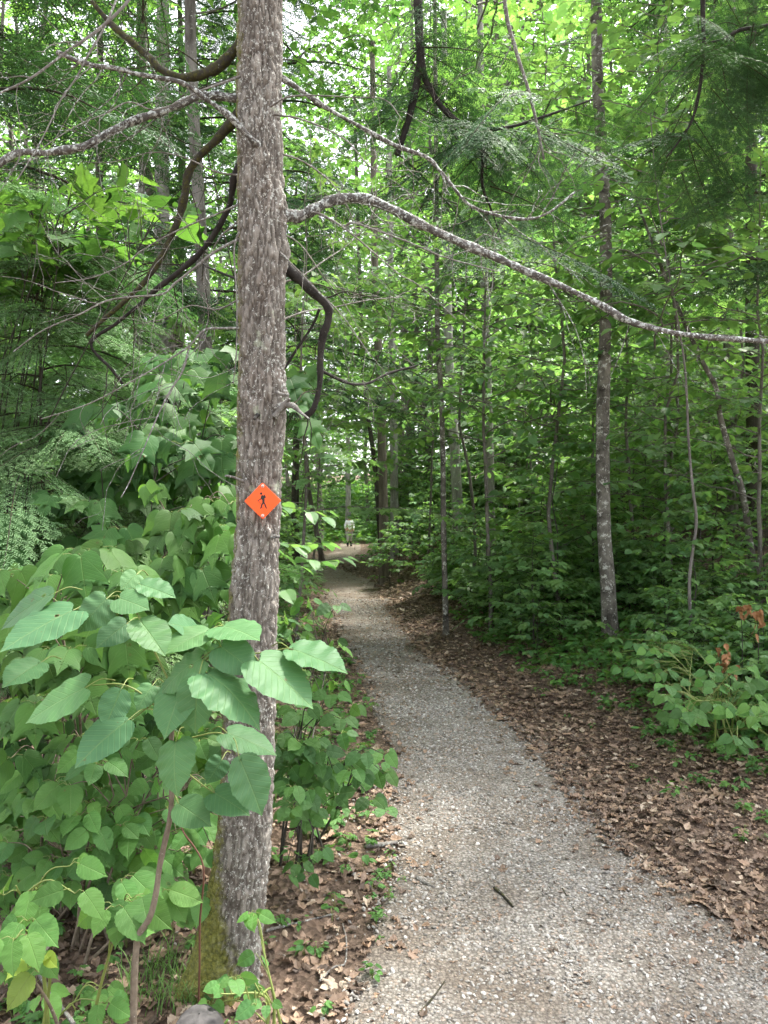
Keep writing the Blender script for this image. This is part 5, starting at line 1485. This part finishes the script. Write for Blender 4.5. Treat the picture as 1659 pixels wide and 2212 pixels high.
hanging('long thin reddish branch slanting down near the top centre', [(1070, -300), (1090, 0), (1112, 100), (1140, 190), (1160, 270), (1175, 345)], 10, 5, 3.6, 4, 4, 'twig')
hanging('dark thin limb hanging at the upper right', [(1520, -300), (1518, 0), (1520, 100), (1510, 200), (1490, 270), (1440, 340)], 11, 4, 4.5, 17, 5)
hanging('small dark branch reaching in from the upper right edge', [(1800, 20), (1659, 55), (1600, 65), (1560, 85), (1530, 92)], 11, 4, 4.5, 13, 6)

# ------------------------------------------------------------------ the walker far along the path
def skin_body(name, verts, edges, rads, mat, parent, sub=2):
    me = bpy.data.meshes.new(name)
    me.from_pydata([tuple(v) for v in verts], edges, [])
    ob = bpy.data.objects.new(name, me); COL.objects.link(ob); ob.parent = parent
    ms = ob.modifiers.new('Skin', 'SKIN'); ms.use_smooth_shade = True
    for i, r_ in enumerate(rads):
        me.skin_vertices[0].data[i].radius = (r_, r_) if not isinstance(r_, tuple) else r_
    me.skin_vertices[0].data[0].use_root = True
    md = ob.modifiers.new('Sub', 'SUBSURF'); md.levels = sub; md.render_levels = sub
    me.materials.append(mat)
    return ob
def flat_mat(name, c, r=0.8):
    m = NT(name); n = m.noise(m.coord('Object'), 25, 3)
    return m.done(m.bsdf(m.mix(m.math('MULTIPLY', n, 0.35), c, tuple(k * 0.7 for k in c)), r, 0.3))
PYw = 41.0
px_ = (755 - 829.5) / F * PYw
gzp = g1(px_, PYw)
person = thing('person', 'person in a white top and grey trousers walking far along the path', 'person', (px_, PYw, gzp), R(12), 1.0)
V_ = [(0, 0, 0.88), (0, 0, 1.02), (0, 0.01, 1.18), (0, 0.01, 1.32), (0, 0, 1.42), (0, -0.02, 1.50), (0, -0.03, 1.58),
      (-0.17, 0.0, 1.34), (-0.23, 0.02, 1.10), (-0.20, -0.08, 0.90), (-0.19, -0.12, 0.82), (0.17, 0.0, 1.34), (0.23, 0.02, 1.10), (0.20, -0.08, 0.90), (0.19, -0.12, 0.82),
      (-0.09, 0, 0.80), (-0.10, -0.05, 0.46), (-0.10, 0.0, 0.10), (-0.10, -0.14, 0.03), (0.09, 0, 0.80), (0.10, 0.06, 0.46), (0.10, 0.16, 0.12), (0.10, 0.04, 0.03)]
E_ = [(0, 1), (1, 2), (2, 3), (3, 4), (4, 5), (5, 6), (3, 7), (7, 8), (8, 9), (9, 10), (3, 11), (11, 12), (12, 13), (13, 14), (0, 15), (15, 16), (16, 17), (17, 18), (0, 19), (19, 20), (20, 21), (21, 22)]
R_ = [(0.14, 0.10), (0.13, 0.10), (0.15, 0.11), (0.15, 0.10), 0.055, 0.085, 0.075, 0.06, 0.045, 0.035, 0.04, 0.06, 0.045, 0.035, 0.04, 0.085, 0.06, 0.045, 0.04, 0.085, 0.06, 0.045, 0.04]
skin_body('body', V_, E_, R_, flat_mat('skin', (0.45, 0.27, 0.19)), person)
skin_body('shirt', [(0, 0, 0.86), (0, 0, 1.02), (0, 0.01, 1.18), (0, 0.01, 1.34), (0, 0, 1.40), (-0.17, 0, 1.34), (-0.235, 0.02, 1.10), (-0.21, -0.06, 0.95), (0.17, 0, 1.34), (0.235, 0.02, 1.10), (0.21, -0.06, 0.95)],
          [(0, 1), (1, 2), (2, 3), (3, 4), (3, 5), (5, 6), (6, 7), (3, 8), (8, 9), (9, 10)], [(0.15, 0.12), (0.135, 0.11), (0.14, 0.12), (0.13, 0.11), 0.065, 0.07, 0.055, 0.05, 0.07, 0.055, 0.05], flat_mat('white_cloth', (0.86, 0.86, 0.90)), person)
skin_body('trousers', [(0, 0, 0.90), (-0.09, 0, 0.78), (-0.10, -0.05, 0.46), (-0.10, -0.02, 0.30), (0.09, 0, 0.78), (0.10, 0.06, 0.46), (0.10, 0.1, 0.30)], [(0, 1), (1, 2), (2, 3), (0, 4), (4, 5), (5, 6)], [(0.155, 0.12), 0.10, 0.075, 0.065, 0.10, 0.075, 0.065], flat_mat('grey_cloth', (0.36, 0.34, 0.33)), person)
for s_, ys_ in ((-1, 0.0), (1, 0.14)):
    skin_body('boot', [(0.10 * s_, ys_ - 0.02, 0.33), (0.10 * s_, ys_, 0.10), (0.10 * s_, ys_ - 0.13, 0.045)], [(0, 1), (1, 2)], [0.075, 0.07, 0.055], flat_mat('black_boot', (0.012, 0.012, 0.013), 0.6), person)
hat = skin_body('hat', [(0, -0.02, 1.57), (0, -0.02, 1.66), (0, -0.13, 1.59)], [(0, 1), (0, 2)], [0.098, 0.07, (0.06, 0.015)], flat_mat('blue_cloth', (0.06, 0.09, 0.16)), person)

# ------------------------------------------------------------------ dry brown leaves hanging at the right
mb = MB()
for (px, py, Y, n) in [(1640, 1330, 5.2, 9), (1605, 1325, 5.3, 6), (1560, 1410, 5.0, 8), (1580, 1440, 5.0, 5)]:
    for k in range(n):
        p = wp(px + rng.normal(0, 9), py + rng.normal(0, 16), Y + rng.normal(0, 0.03))
        mb.leaves(T_DEAD[k % 4], [p], [unit(np.array([rng.normal(0, 0.4), rng.normal(0, 0.4), -1]))], [unit(rng.normal(0, 1, 3) + [0, -1, 0])], [rng.uniform(0.045, 0.075)], 0, [[rng.uniform(0.6, 0.84), 0.5, 0.5]])
    b = wp(px - 5, py, Y)
    mb.tube(catmull([[b[0] + 0.05, b[1] + 0.1, g1(b[0], b[1]) - 0.02], (b + [0.03, 0.04, -0.2]), b], 12), np.linspace(0.004, 0.002, 12), 5, 1)
loc = np.array([wp(1600, 1400, 5.1)[0], 5.1, g1(wp(1600, 1400, 5.1)[0], 5.1)])
root = thing('withered_plant', 'withered plant with orange brown hanging leaves at the right edge', 'plant', loc)
part('foliage', shift(mb, loc).mesh('withered_leaves', [flat_mat('rusty_leaf', (0.24, 0.115, 0.045), 0.6), M['stem_dark']]), root)
